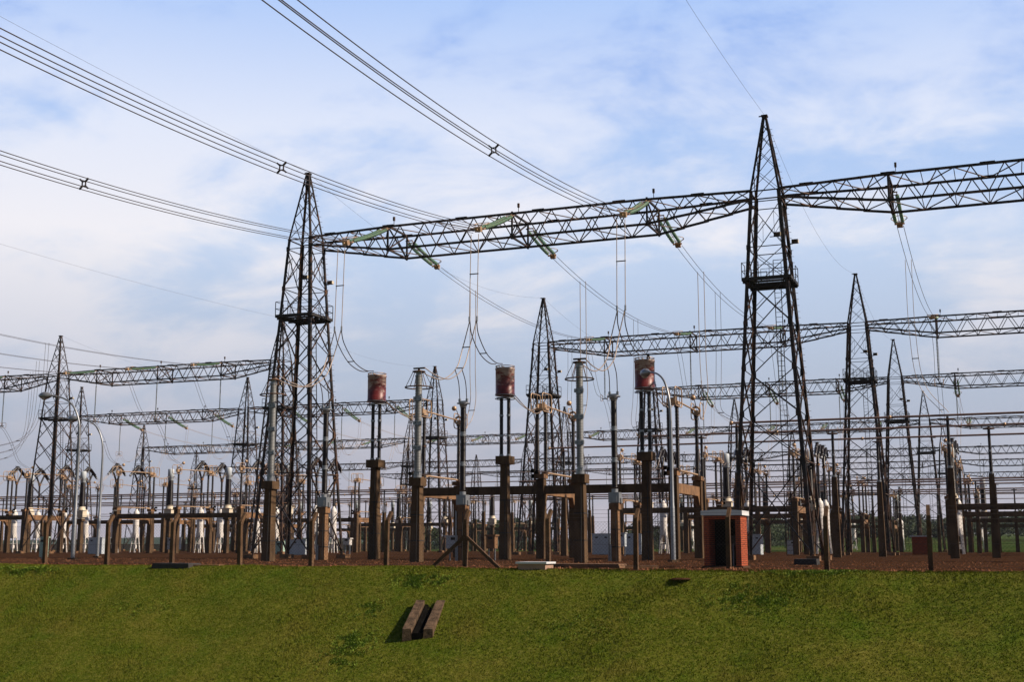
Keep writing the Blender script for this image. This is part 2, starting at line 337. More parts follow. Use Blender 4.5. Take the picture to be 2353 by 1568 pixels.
def stones():
    rng=random.Random(5); b=MB()
    for i in range(11000):
        y=45.1+ (rng.random()**1.7)*34; x=-(y*0.98)+rng.random()*(y*1.02+3)
        r=rng.uniform(0.02,0.055)*(1+0.6*(rng.random()<0.07)); z=soil_z(x,y)
        v=[(x+r*math.cos(k*PI/2+i)*rng.uniform(.7,1.3),y+r*math.sin(k*PI/2+i)*rng.uniform(.7,1.3),z-0.01) for k in range(4)]+[(x+rng.uniform(-r,r)*.4,y,z+r*rng.uniform(.6,1.1))]
        b.add(v,[(0,1,4),(1,2,4),(2,3,4),(3,0,4)])
    for i in range(1500):
        y=44.75+0.9*rng.random()**1.5; x=rng.uniform(-46,6); r=rng.uniform(0.04,0.12); z=soil_z(x,max(y,45))-0.02
        if noise.noise(Vector((x*0.7,y*2,4)))<-0.12: continue
        v=[(x+r*math.cos(k*PI/3+i)*rng.uniform(.7,1.3),y+r*math.sin(k*PI/3+i)*rng.uniform(.7,1.3),z-0.03) for k in range(6)]+[(x+rng.uniform(-r,r)*.4,y,z+r*rng.uniform(.5,1.0))]
        b.add(v,[(k,(k+1)%6,6) for k in range(6)])
    return b.build('gravel_stones','stone')
tag(stones(),'reddish gravel stones and clods strewn over the yard soil','gravel',kind='stuff')
# ------------------------------------------------------------------ lattice towers
def hw(z): return (5.0-0.122*z)/2
ZB=24.5
def make_tower():
    t=thing('lattice_tower',None,'tower')
    TOP=30.0
    for sx in (-1,1):
        for sy in (-1,1):
            b=MB(); z0,z1=0.25,ZB
            b.angle((sx*hw(z0),sy*hw(z0),z0),(sx*hw(z1),sy*hw(z1),z1),0.21,0.05,-sx,-sy)
            b.angle((sx*hw(z1),sy*hw(z1),z1),(sx*0.13,sy*0.13,TOP),0.13,0.035,-sx,-sy)
            if sx>0 and sy>0:
                z=1.0
                while z<29.5:
                    w=hw(z) if z<=ZB else 0.13+(hw(ZB)-0.13)*(TOP-z)/(TOP-ZB); b.bar((w-0.03,w-0.03,z),(w+0.16,w+0.10,z),0.022); z+=0.42
            b.build('leg','steel',t)
            f=MB(); f.box((sx*hw(0),sy*hw(0),0.13),(0.8,0.8,0.34)); f.cyl(sx*hw(0),sy*hw(0),0.28,0.38,0.12); f.build('footing','concrete2',t)
    def faces(fn,b,z0,z1):
        h0,h1=hw(z0) if z0<=ZB else None,None
    def width(z):
        return hw(z) if z<=ZB else 0.13+(hw(ZB)-0.13)*(TOP-z)/(TOP-ZB)
    def fp(face,u,z):
        w=width(z)
        return {0:(u*w,-w,z),1:(w,u*w,z),2:(-u*w,w,z),3:(-w,-u*w,z)}[face]
    for fc in range(4):
        b=MB()
        def ln(u0,z0,u1,z1,w): b.bar(fp(fc,u0,z0),fp(fc,u1,z1),w,w*0.55)
        ln(-1,0.4,1,6.3,0.11); ln(1,0.4,-1,6.3,0.11); ln(-1,6.3,1,6.3,0.12)
        ln(-1,3.6,-0.36,2.3,0.06); ln(1,3.6,0.36,2.3,0.06); ln(-1,2.0,-0.55,1.6,0.05); ln(1,2.0,0.55,1.6,0.05)
        lv=[6.3,9.35,12.4,15.4,18.4]
        for a,c in zip(lv[:-1],lv[1:]):
            ln(-1,a,1,c,0.095); ln(1,a,-1,c,0.095); m=(a+c)/2
            q=(a*3+c)/4; q2=(a+3*c)/4
            ln(-1,m,-0.5,q,0.05); ln(1,m,0.5,q,0.05); ln(-1,m,-0.5,q2,0.05); ln(1,m,0.5,q2,0.05)
        for z in (18.4,20.6,23.75): ln(-1,z,1,z,0.085)
        ln(-1,18.4,1,20.6,0.07); ln(1,18.4,-1,20.6,0.07)
        ln(-1,20.6,0,22.2,0.07); ln(1,20.6,0,22.2,0.07); ln(-1,23.75,0,22.2,0.07); ln(1,23.75,0,22.2,0.07)
        ln(-1,22.2,-0.5,21.4,0.045); ln(1,22.2,0.5,21.4,0.045); ln(-1,22.2,-0.5,23.0,0.045); ln(1,22.2,0.5,23.0,0.045)
        ln(-0.5,21.4,-0.5,23.0,0.035); ln(0.5,21.4,0.5,23.0,0.035)
        for z in (6.3,9.35,12.4,15.4,18.4,20.6,23.75):
            for u in (-1,1):
                q=Vector(fp(fc,u*0.93,z)); b.box(q,((0.30,0.03,0.34) if fc in (0,2) else (0.03,0.30,0.34)))
        b.build('bracing','steel2' if fc in (1,3) else 'steel',t)  # X-side faces: orange sunlight put into the steel colour
        b=MB(); ln(-1,24.5,1,24.5,0.12)
        zz=[24.5,26.2,27.6,28.7,29.5]
        for i,(a,c) in enumerate(zip(zz[:-1],zz[1:])):
            ln(-1,a,1,c,0.055); ln(1,a,-1,c,0.055)
        b.build('peak_bracing','steel',t)
    b=MB(); b.box((0,0,30.02),(0.42,0.42,0.12)); b.bar((-0.4,0,30.05),(0.1,0,30.05),0.07); b.build('peak_cap','steel',t)
    # working platform with hand rails
    w=hw(18.4); p=w+0.22; b=MB()
    for sx,sy,dx,dy in ((0,-1,2*p,0.6),(0,1,2*p,0.6)): b.box((0,sy*(p-0.30),18.4),(dx,dy,0.06))
    for sx in (-1,1): b.box((sx*(p-0.30),0,18.4),(0.6,2*p-1.2,0.06))
    for sy in (-1,1): b.bar((-p,sy*p,18.36),(p,sy*p,18.36),0.06,0.17); b.bar((-p,sy*(w-0.05),18.2),(p,sy*(w-0.05),18.2),0.06,0.14)
    for sx in (-1,1): b.bar((sx*p,-p,18.36),(sx*p,p,18.36),0.06,0.17)
    for y in (-0.5,0.3): b.bar((-p,y,18.2),(p,y,18.2),0.06,0.16)
    b.build('platform','deck',t)
    b=MB()
    for sx in (-1,1):
        for sy in (-1,1):
            b.bar((sx*p,sy*p,18.4),(sx*p,sy*p,19.5),0.045); b.bar((sx*p,sy*(p-1.1),18.4),(sx*p,sy*(p-1.1),19.5),0.045); b.bar((sx*(p-1.1),sy*p,18.4),(sx*(p-1.1),sy*p,19.5),0.045)
            for z in (18.95,19.5):
                b.bar((sx*p,sy*p,z),(sx*p,sy*(p-1.1),z),0.035); b.bar((sx*p,sy*p,z),(sx*(p-1.1),sy*p,z),0.035)
    for sx in (-1,1): b.bar((sx*p,-p,18.47),(sx*p,p,18.47),0.04); b.bar((-p,sx*p,18.47),(p,sx*p,18.47),0.04)
    for y in (-0.6,0.75): b.bar((-p,y,18.47),(p,y,18.47),0.04)
    for z in (18.95,19.5):
        for y in (-0.6,0.75): b.bar((-0.75,y,z),(0.85,y,z),0.03)
    for x in (-0.75,0.05,0.85):
        for y in (-0.6,0.75): b.bar((x,y,18.4),(x,y,19.5),0.03)
    b.build('railing','steel',t)
    # ladder inside the body, leaning with it
    b=MB(); A=Vector((0.35,2.0,0.3)); B=Vector((0.35,0.8,18.4))
    for s in (-0.22,0.22): b.bar(A+Vector((s,0,0)),B+Vector((s,0,0)),0.05)
    k=0
    while k<18.1/0.33:
        q=A.lerp(B,k*0.33/18.1); b.bar(q-Vector((0.22,0,0)),q+Vector((0.22,0,0)),0.028); k+=1
    b.build('ladder','steel',t)
    for sx,sy in ((1,-1),(1,1)):
        w=hw(21.3); f=MB(); x=w*sx*(0.35 if sy<0 else 1)+0.35; y=sy*w; f.bar((x-0.5,y,21.2),(x,y,21.2),0.05); f.box((x-0.02,y,21.33),(0.40,0.30,0.26)); fl=f.build('floodlight','steel2',t)
        g=MB(); g.box((x+0.205,y,21.33),(0.05,0.28,0.24)); g.build('lamp_lens','cream',fl)
    return t
TW=Proto(make_tower)
ROWS=[(82,[-50,-14,22],'front'),(135.7,[-158,-122,-86,-50,-14,22],'second'),(182,[-158,-122,-86,-50,-14,22],'third'),
      (246,[-194,-158,-122,-86,-50,-14,22],'fourth'),(317,[-230,-194,-158,-122,-86,-50,-14,22],'fifth'),(366,[-230,-194,-158,-122,-86,-50,-14,22],'sixth'),(428,[-86,-50,-14,22,58],'rearmost')]
HIDE={'front':0,'second':1,'third':0,'fourth':0,'fifth':0,'sixth':0,'rearmost':0}
for Y,xs_,nm in ROWS:
    for i,X in enumerate(xs_):
        k=i-HIDE[nm]
        if k<0: lb='dark steel lattice tower just outside the left edge in the second gantry row'
        elif nm=='front': lb=['tall near steel lattice tower at left, behind the leftmost grey ribbed arrester','tallest steel lattice tower, at right behind the red brick hut','steel lattice tower at the far right end of the nearest gantry'][i]
        else: lb='steel lattice gantry tower, %s from the left in the %s row of gantries'%(nth(k),nm)
        TW.put((X,Y,0),0,lb,'lattice gantry towers')
# ------------------------------------------------------------------ lattice beams
def make_beam():
    t=thing('lattice_beam',None,'gantry beam'); a0,a1=1.02,36-1.02; PH=[8,18,28]
    def sec(x):     # half width (y), bottom z
        if x<8: k=(x-a0)/(8-a0); 
        elif x>28: k=(a1-x)/(a1-28)
        else: k=1
        return 1.0+0.6*k, 23.95-1.15*k
    st=[a0]+[a0+(8-a0)*i/4 for i in range(1,4)]+[8+20*i/10 for i in range(11)]+[28+(a1-28)*i/4 for i in range(1,4)]+[a1]
    TZ=24.55
    for s,nm in ((-1,'front'),(1,'rear')):
        b=MB(); p=MB()
        for i in range(len(st)-1):
            x0,x1=st[i],st[i+1]; w0,z0=sec(x0); w1,z1=sec(x1)
            b.bar((x0-0.15,s*w0,TZ),(x1+0.15,s*w1,TZ+0.0),0.13,0.15); p.bar((x0-0.15,s*w0,z0),(x1+0.15,s*w1,z1),0.13,0.15)
            if i%3==1: b.box((x0,s*w0,TZ+0.11),(0.9,0.16,0.05))
        b.build('top_chord','steel',t); p.build('bottom_chord','steel',t)
        b=MB()
        for i in range(len(st)-1):
            x0,x1=st[i],st[i+1]; xm=(x0+x1)/2; w0,z0=sec(x0); w1,z1=sec(x1); wm,zm=sec(xm)
            if z0>23.7 and z1>23.7: b.bar((x0,s*w0,TZ),(x1,s*w1,z1),0.06)
            else: b.bar((x0,s*w0,z0),(xm,s*wm,TZ),0.065); b.bar((xm,s*wm,TZ),(x1,s*w1,z1),0.065)
        b.build('side_lacing','steel2',t)
    for top in (1,0):
        b=MB()
        for i in range(len(st)-1):
            x0,x1=st[i],st[i+1]; w0,z0=sec(x0); w1,z1=sec(x1); za,zb=(TZ,TZ) if top else (z0,z1); d=1 if i%2 else -1
            b.bar((x0,d*w0,za-0.03),(x1,-d*w1,zb-0.03),0.06)
            b.bar((x0,-w0,za-0.02),(x0,w0,za-0.02),0.045)
        b.build('top_lacing' if top else 'bottom_lacing','steel2',t)
    for x in PH:
        w,z=sec(x); b=MB()
        for s in (-1,1): b.bar((x,s*w,z-0.15),(x,s*w,TZ+0.15),0.12)
        b.bar((x,-w,TZ),(x,w,z),0.09); b.bar((x,w,TZ),(x,-w,z),0.09); b.bar((x,-w,TZ+0.03),(x,w,TZ+0.03),0.13); b.bar((x,-w,z),(x,w,z),0.12)
        b.build('cross_frame','steel',t)
        b=MB(); b.bar((x+0.5,-w,TZ),(x+0.5,-w,TZ+0.45),0.04); b.box((x+0.5,-w,TZ+0.55),(0.14,0.14,0.3)); b.build('marker','steel2',t)
    return t
BM=Proto(make_beam)
BEAMS=[(82,[-50,-14],'front'),(135.7,[-158,-122,-50,-14],'second'),(182,[-158,-122,-50,-14],'third'),(246,[-194,-158,-122,-86,-50,-14],'fourth'),
       (317,[-230,-194,-158,-122,-86,-50,-14],'fifth'),(366,[-194,-158,-122,-86,-50,-14],'sixth'),(428,[-86,-50,-14,22],'rearmost')]
for Y,xs_,nm in BEAMS:
    for i,X in enumerate(xs_):
        BM.put((X,Y,0),0,'horizontal steel lattice beam, %s from the left in the %s gantry row'%(nth(i),nm),'lattice gantry beams')
# ------------------------------------------------------------------ insulator strings
def make_tension():      # hangs along +x from the origin, 7.4 m
    t=thing('tension_insulator_string',None,'insulator string')
    for s in (-0.24,0.24):
        b=MB(); n=27; pts=[]; R=[]
        for i in range(n*2+1):
            k=i/(n*2); x=0.9+5.4*k; z=-0.13*math.sin(PI*(x/7.4))
            pts.append((x,s,z)); R.append(0.135 if i%2 else 0.055)
        b.tube(pts,R,9,smooth=False); b.build('glass_disc_chain','glass',t)
    b=MB(); b.bar((0,0,0.02),(0.45,0,0),0.07); b.bar((0.45,-0.3,0),(0.45,0.3,0),0.1,0.06)
    for s in (-0.24,0.24): b.bar((0.45,s,0),(0.9,s,-0.06),0.05); b.bar((6.3,s,-0.12),(6.75,s,-0.08),0.06)
    b.bar((0.88,0,-0.05),(6.8,0,-0.10),0.03); b.bar((0.86,-0.26,-0.05),(0.86,0.26,-0.05),0.05); b.bar((6.7,-0.34,-0.08),(6.7,0.34,-0.08),0.16,0.1); b.bar((6.7,0,-0.1),(7.4,0,0),0.09); b.box((7.0,0,-0.05),(0.35,0.4,0.35)); b.build('yoke','alu',t)
    b=MB(); b.ring((6.35,0,0.22),0.55,0.028,18,5); b.bar((6.35,-0.55,0.22),(6.5,-0.25,-0.05),0.03); b.bar((6.35,0.55,0.22),(6.5,0.25,-0.05),0.03); b.build('corona_ring','alu',t)
    return t
TS=Proto(make_tension)
def make_susp():
    t=thing('suspension_insulator_string',None,'insulator string'); b=MB(); pts=[];R=[]
    for i in range(61): pts.append((0,0,-0.35-4.5*i/60)); R.append(0.105 if i%2 else 0.02)
    b.tube(pts,R,7); b.build('disc_chain','susp',t)
    b=MB(); b.bar((0,0,0.1),(0,0,-0.35),0.05); b.bar((0,0,-4.85),(0,0,-5.3),0.06); b.bar((-0.3,0,-5.25),(0.3,0,-5.25),0.09,0.12)
    b.build('hanger','galv',t)
    b=MB()
    for s in (-0.42,0.42): b.rrect((s,0,-5.15),0.34,0.36,0.14,0.026,'x')
    b.bar((-0.42,0,-5.2),(0.42,0,-5.2),0.04); b.build('corona_ring','alu',t); return t
SP=Proto(make_susp)
def string_between(p,q,lab,grp):
    p=Vector(p); q=Vector(q); d=q-p
    rz=math.atan2(d.y,d.x); ry=-math.atan2(d.z,math.hypot(d.x,d.y))
    o=TS.put(p,0,lab,grp,rot=(0,ry,rz)); k=d.length/7.4; o.scale=(k,1,1); return o
# conductors as bundles: one thing, a wire child each
def bundle(name,label,cat,grp,path,offs,r=0.022,m='wire',spacers=(),n=6):
    o=Vector(path[0]); t=thing(name,label,cat,tuple(o),0,grp); P=[Vector(p) for p in path]
    for a in offs:
        b=MB(); b.tube([p-o+Vector(a) for p in P],r,n,caps=False); b.build('wire',m,t)
    for k in spacers:
        p=P[int(k*(len(P)-1))]-o; b=MB()
        if len(offs)==4:
            for sx in (-1,1):
                b.bar(p+Vector((sx*0.10,0,-0.11)),p+Vector((sx*0.10,0,0.11)),0.05)
                for sz in (-1,1): b.bar(p+Vector((sx*0.09,0,sz*0.11)),p+Vector((sx*0.25,0,sz*0.25)),0.07)
            for sz in (-1,1): b.bar(p+Vector((-0.1,0,sz*0.11)),p+Vector((0.1,0,sz*0.11)),0.05)
        else: b.bar(p+Vector(offs[0])*1.15,p+Vector(offs[1])*1.15,0.06)
        b.build('spacer','wire',t)
    return t
TWO=[(-0.22,0,0),(0.22,0,0)]; FOUR=[(-0.23,0,-0.23),(0.23,0,-0.23),(-0.23,0,0.23),(0.23,0,0.23)]
BN={'LL':-140,'L':-104,'F':-32,'R':4}; PHN=['left','middle','right']
PL=lambda b:[BN[b]-10,BN[b],BN[b]+10]
BD={'LL':'far left','L':'left','F':'central','R':'right'}
# incoming quad bundles of the front gantry
for i,X in enumerate(PL('F')):
    att=(X,80.4,24.45); k=-0.05; yy=73.1; e=(X+k*(yy-80.4),yy,16.95+0.00164*(yy-20)**2)
    string_between(att,e,'double green glass insulator string reaching forward from the front beam, %s one'%PHN[i],'green tension strings on the front gantry beam')
    path=[]; 
    for y in np.linspace(73.1,-45,70): path.append((X+k*(y-80.4),y,16.95+0.00164*(y-20)**2))
    spy=[45.5,46.5,48.2][i]
    bundle('conductor_bundle','bundle of four dark conductors crossing the sky to the %s string of the front beam'%PHN[i],'power line','incoming four wire conductors',path,FOUR,0.021,'wire',((73.1-spy)/118.1,))
# rear spans between gantries: parabola sag
def span(X,y0,z0,y1,z1,sag,n=26):
    return [(X,y0+(y1-y0)*i/n,z0+(z1-z0)*i/n-4*sag*(i/n)*(1-i/n)) for i in range(n+1)]
for bn in ('F','R','L','LL'):
    for i,X in enumerate(PL(bn)):
        if bn=='R' and i==2: continue
        if bn in 'FR':
            string_between((X,83.6,24.35),(X,89.4,23.3),'green insulator string sloping back from the front beam, %s in %s bay'%(PHN[i],BD[bn]),'green tension strings behind the front gantry beam')
        string_between((X,134.1,24.45),(X,127.6,23.35),'green insulator string on the front of the second gantry, %s in %s bay'%(PHN[i],BD[bn]),'green tension strings on the second gantry row')
        bundle('conductor_pair','twin conductors from the first to the second gantry, %s in %s bay'%(PHN[i],BD[bn]),'power line','twin conductors between gantries',span(X,89.4 if bn in 'FR' else 60,23.3 if bn in 'FR' else 23.9,127.6,23.35,1.15 if bn in 'FR' else 1.5),TWO,0.020,'wire')
        SP.put((X,134.1,22.75),0,'hanging grey disc string under the second gantry beam, %s in %s bay'%(PHN[i],BD[bn]),'hanging insulator strings')
        SP.put((X,183.5,22.75),0,'hanging grey disc string under the third gantry beam, %s in %s bay'%(PHN[i],BD[bn]),'hanging insulator strings')
        string_between((X,183.6,24.3),(X,190.0,22.4),'green insulator string sloping back from the third gantry, %s in %s bay'%(PHN[i],BD[bn]),'green tension strings behind the third gantry')
        string_between((X,244.4,24.4),(X,238.2,22.8),'green insulator string on the front of the fourth gantry, %s in %s bay'%(PHN[i],BD[bn]),'green tension strings on the fourth gantry')
        bundle('conductor_pair','twin conductors between the third and fourth gantry rows, %s of the %s bay'%(PHN[i],BD[bn]),'power line','twin conductors between rear gantries',span(X,190,22.4,238.2,22.8,1.6,16),TWO,0.022,'wirel')
        # jumper from the string end over the hanging clamp down to the disconnector
        pth=smooth_path([(X,127.8,23.2),(X+0.1,129.3,20.4),(X,131.5,17.9),(X,134.1,17.35),(X,136.0,15.4),(X,137.6,12.9),(X,139.6,12.0)],6)
        bundle('jumper_pair','twin jumper wires through the %s hanging clamp, second gantry, %s bay'%(PHN[i],BD[bn]),'jumper wires','jumper wires below the gantries',pth,TWO,0.019,'wire',(0.72,))
        pth=smooth_path([(X,190,22.4),(X,189.3,18.6),(X,187.2,16.6),(X,185,16.4),(X,183.5,17.3),(X,181.5,14),(X,178.6,12)],5)
        bundle('jumper_pair','pale twin jumper wires below the third gantry, %s of the %s bay'%(PHN[i],BD[bn]),'jumper wires','pale jumper wires below the third gantry',pth,TWO,0.019,'wirel',(0.4,))
        # droppers from the span to the front busbars
        yb=[122,112.2,102.6][i]; bt=[115.5,106,97][i]; zl=23.3-1.13*(1-((yb-108.5)/19.1)**2)
        if bn!='R':
            pth=smooth_path([(X,yb,zl),(X,yb-0.1,18),(X,yb-0.6,14.5),(X+(0.3 if bn=='F' else -0.3),yb-2.2,12.0),(X+(2.2 if bn=='F' else -2.2),bt+0.6,10.75)],5)
            bundle('dropper_pair','twin wires dropping to a bus tube, %s span of the %s bay'%(PHN[i],BD[bn]),'dropper wires','dropper wires to the bus tubes',pth,TWO,0.018,'wire',(0.8,))
# mid and far rows M bay behind
for bx,nm in ((-68,'middle'),):
    for i in range(3):
        X=bx-10+10*i
        string_between((X,244.4,24.4),(X,238.2,22.8),'green insulator string of the fourth gantry above the yard gap, %s of three'%PHN[i],'green tension strings on the fourth gantry')
for row,(Y,nm) in enumerate(((317,'fifth'),(366,'sixth'))):
    for bx in (-176,-140,-104,-68,-32,4):
        for i in range(3):
            X=bx-10+10*i
            SP.put((X,Y-1.5,22.75),0,'tiny far insulator string under the %s gantry row, %s from the left'%(nm,nth((bx+176)//36*3+i)),'far hanging insulator strings')
# droppers of the front gantry (central bay)
for i,X in enumerate(PL('F')):
    xo=X+0.35
    top=(xo,72.9,21.2); zb=15.6
    bundle('dropper_pair','pair of straight vertical wires hanging from the %s front string, joined by a spacer'%PHN[i],'dropper wires','vertical droppers of the front gantry',[top,(xo,72.8,18.5),(xo,72.7,zb)],[(-0.27,0,0),(0.27,0,0)],0.026,'wirel',(0.5,))
    b=MB()
    for s in (-0.27,0.27): b.cyl(xo+s,72.7,zb-0.28,zb+0.05,0.06)
    tag(b.build('wire_clamp','galv'),'pair of grey clamps at the foot of the %s vertical dropper'%PHN[i],'clamp','dropper clamps')
    pth=smooth_path([(xo,72.7,zb-0.2),(X,72.4,13.6),(X,71.4,12.1),(X,69.4,11.15),(X,67.4,11.1),(X,65.8,11.35)],7)
    bundle('jumper_pair','pale twin wires curving down to the top of the %s grey arrester'%PHN[i],'jumper wires','pale leads to the arresters',pth,[(-0.24,0,0),(0.24,0,0)],0.033,'wirel',(0.22,0.42))
    pth=smooth_path([(X,71.2,12.0),(X+0.08,71.6,11.2),(X,72,10.1)],6)
    bundle('jumper_pair','short dark twin wires standing on the %s voltage transformer top'%PHN[i],'jumper wires','leads to the voltage transformers',pth,[(-0.24,0,0),(0.24,0,0)],0.03,'wire')
    pth=smooth_path([(xo,72.7,zb-0.2),(X+0.1,73.6,14.6),(X,75.2,13.6),(X,76.8,13.2),(X-0.2,78.5,13.35)],7)
    bundle('jumper_pair','dark twin wires curving over to the %s red drum'%PHN[i],'jumper wires','leads to the red drums',pth,[(-0.24,0,0),(0.24,0,0)],0.033,'wire',(0.5,))
    pth=smooth_path([(X+0.4,79.5,11.3),(X+0.3,82,10.7),(X,84.6,10.6),(X,85.8,10.9)],7)
    bundle('jumper_pair','pale twin wires from under the %s red drum to the disconnector behind'%PHN[i],'jumper wires','leads from the red drums',pth,[(-0.2,0,0.15),(0.2,0,-0.1)],0.033,'wirel')
    zl=22.75; pth=smooth_path([(X,96.4,zl),(X,96.4,16),(X+0.1,96.3,13.2),(X,95.6,11.4),(X,94.2,10.7)],7)
    bundle('dropper_pair','twin wires dropping from the rear span to the ring end of the %s disconnector'%PHN[i],'dropper wires','dropper wires to the disconnectors',pth,[(-0.25,0,0),(0.25,0,0)],0.028,'wirel',(0.62,))
pth=smooth_path([(-6,96,22.3),(-6,96.2,17),(-5.6,97,13),(-4,97,10.7)],6)
bundle('dropper_pair','twin wires dropping from the right rear span to the topmost bus tube','dropper wires','dropper wires to the disconnectors',pth,TWO,0.022,'wirel',(0.5,))
# earth wires between peaks
def gw(label,p,q,sag,n=20):
    p=Vector(p);q=Vector(q); t=[p.lerp(q,i/n)-Vector((0,0,4*sag*(i/n)*(1-i/n))) for i in range(n+1)]
    b=MB(); b.tube([v-p for v in t],0.0085,5,caps=False); o=b.build('earth_wire','wire',None,tuple(p)); tag(o,label,'wire','thin overhead earth wires')
gw('thin earth wire from the tallest tower peak up out of the frame',(-14,82,30.1),(-12,-60,34),4.6)
gw('thin earth wire from the near left tower peak out past the left edge',(-50,82,30.1),(-46,-40,33),2.3)
gw('thin earth wire sagging from the left edge to behind the near left tower',(-86,135.7,30.1),(-85,10,31),1.9)
for X,nm in ((-50,'near left tower'),(-14,'tallest tower')): gw('thin earth wire sagging back from the %s to the tower behind it'%nm,(X,82,30.1),(X,135.7,30.1),2.6)
for X,nm in ((-122,'leftmost second row tower'),(-86,'tower hidden behind the near left one'),(-50,'second row tower in the centre'),(-14,'second row tower at right')): gw('thin earth wire running back from the %s'%nm,(X,135.7,30.1),(X,182,30.1),1.9)
# ------------------------------------------------------------------ front equipment
def ped(t,h,w0,w1,cap=None,m='concrete'):
    b=MB(); b.box((0,0,h/2),(w0,w0,h),w1/w0); b.build('post',m,t)
    if cap: c=MB(); c.box((0,0,h+cap[2]/2),cap); c.build('cap',m,t)
    c=MB(); c.tube([(w0*0.2,-w0/2-0.03,0),(w0*0.2,-w1/2-0.035,h-0.05)],0.018,6); c.build('earthing_strip','deck',t)
    c=MB()
    for q in (0.28,0.62): z=h*q; w=w0+(w1-w0)*q+0.03; c.box((0,0,z),(w,w,0.05))
    c.box((w0*0.2,-w0/2-0.02,h*0.45),(0.05,0.05,h*0.36)); c.build('clamp_band','deck',t)
def make_arrester():
    t=thing('surge_arrester',None,'surge arrester'); ped(t,4.35,0.62,0.50,(0.78,0.8,0.48))
    b=MB(); b.cyl(0,0,4.83,5.0,0.24); 
    for a in range(4): b.box((0.17*math.cos(a*PI/2+.8),0.17*math.sin(a*PI/2+.8),5.0),(0.1,0.1,0.3))
    b.build('base_flange','galv',t)
    zs=[5.15,6.6,8.05,9.5,10.95]
    for a,c in zip(zs[:-1],zs[1:]):
        b=MB(); b.insul(0,0,a+0.13,c-0.13,0.215,14,0.085,0.18); b.build('porcelain_housing','gporc',t)
    for z in zs:
        b=MB(); b.cyl(0,0,z-0.13,z-0.06,0.22,n=12); b.cyl(0,0,z-0.06,z+0.06,0.17); b.cyl(0,0,z+0.06,z+0.13,0.22)
        if 5.5<z<10.5:
            for s in (-1,1): b.box((s*0.2,-0.1,z),(0.14,0.14,0.2))
        b.build('flange','galv',t)
    b=MB(); b.cyl(0,0,11.08,11.13,0.36,n=16); b.ring((0,0,11.1),0.36,0.035,16); b.bar((-0.35,0,11.3),(0.4,0,11.3),0.09); b.bar((0,0,11.1),(0,0,11.3),0.1); b.build('top_plate','steel2',t)
    b=MB(); b.ring((0,0,10.15),0.80,0.042,26,6)
    for k in range(6):
        a=2*PI*k/6+.3; b.bar((0.34*math.cos(a),0.34*math.sin(a),11.1),(0.8*math.cos(a),0.8*math.sin(a),10.15),0.03)
    b.build('grading_ring','steel2',t); return t
def make_cvt():
    t=thing('voltage_transformer',None,'voltage transformer'); ped(t,3.05,0.52,0.44,(0.62,0.62,0.40),'concrete2')
    b=MB(); b.cyl(-0.34,-0.25,0,3.1,0.05); b.cyl(-0.22,-0.3,0,1.0,0.05); b.build('conduit','galv',t)
    b=MB(); b.box((0,0,3.78),(0.66,0.6,0.62)); b.box((0.05,-0.33,3.7),(0.3,0.06,0.35)); b.box((0.30,0.1,3.6),(0.2,0.3,0.3)); b.cyl(0,0,4.09,4.3,0.2); b.build('tank','galv',t)
    zs=[4.3,6.05,7.95,9.75]
    for a,c in zip(zs[:-1],zs[1:]):
        b=MB(); b.insul(0,0,a+0.08,c-0.12,0.20,12,0.075,0.22); b.build('porcelain_housing','porc',t)
    for z in zs[1:-1]:
        b=MB(); b.cyl(0,0,z-0.14,z-0.03,0.21,n=14); b.cyl(0,0,z-0.03,z+0.05,0.17); b.cyl(0,0,z+0.05,z+0.12,0.20,n=14); b.build('flange','galv',t)
    b=MB(); b.cyl(0,0,9.63,9.85,0.19,0.27,14); b.ring((0,0,9.9),0.40,0.03,20); b.bar((-0.38,0,9.9),(0.38,0,9.9),0.04); b.box((0,0,10.0),(0.6,0.14,0.12))
    for s in (-0.25,0.25): b.box((s,0,10.1),(0.12,0.16,0.2))
    b.build('head','galv',t); return t
def make_trap():
    t=thing('line_trap',None,'line trap'); ped(t,6.45,0.66,0.50,(1.0,1.05,0.55))
    for s in (-0.27,0.27):
        b=MB(); 
        for a,c in ((7.12,8.35),(8.5,9.75),(9.9,11.0)): b.insul(s,0,a,c,0.135,10,0.07,0.2)
        b.build('support_insulator','porc',t)
        for z in (7.0,8.35,9.75):
            b=MB(); b.cyl(s,0,z,z+0.14,0.15,n=12); b.build('joint','galv',t)
    b=MB()
    for z in (10.98,11.22): b.ring((0,0,z),0.68,0.03,26)
    b.bar((-0.6,0,11.05),(0.6,0,11.05),0.12); b.bar((0,-0.6,11.05),(0,0.6,11.05),0.12); b.build('bottom_frame','galv',t)
    b=MB(); b.lathe([(0.1,11.2),(0.69,11.2),(0.69,11.32),(0.665,11.34),(0.665,12.98),(0.69,13.0),(0.69,13.12),(0.3,13.12)],0,0,32); b.build('drum','drum',t)
    b=MB(); b.ring((0,0,13.24),0.66,0.028,26); b.bar((-0.66,0,13.18),(0.66,0,13.18),0.05); b.bar((0,-0.66,13.18),(0,0.66,13.18),0.05); b.rrect((-0.35,-0.45,13.1),0.12,0.14,0.06,0.025,'y'); b.build('top_frame','alu',t)
    return t
AR=Proto(make_arrester); CV=Proto(make_cvt); TR=Proto(make_trap)
for i,X in enumerate(PL('F')):
    AR.put((X,65.5,0),0,'grey ribbed surge arrester with a hoop below its top, %s of three'%PHN[i],'grey surge arresters in the front row')
    CV.put((X,72,0),0,'black three-section voltage transformer over a grey metal box, %s of three'%PHN[i],'black voltage transformers')
    TR.put((X,79.1,0),0,'faded red and white drum on two black insulators and a concrete post, %s of three'%PHN[i],'red drum line traps')
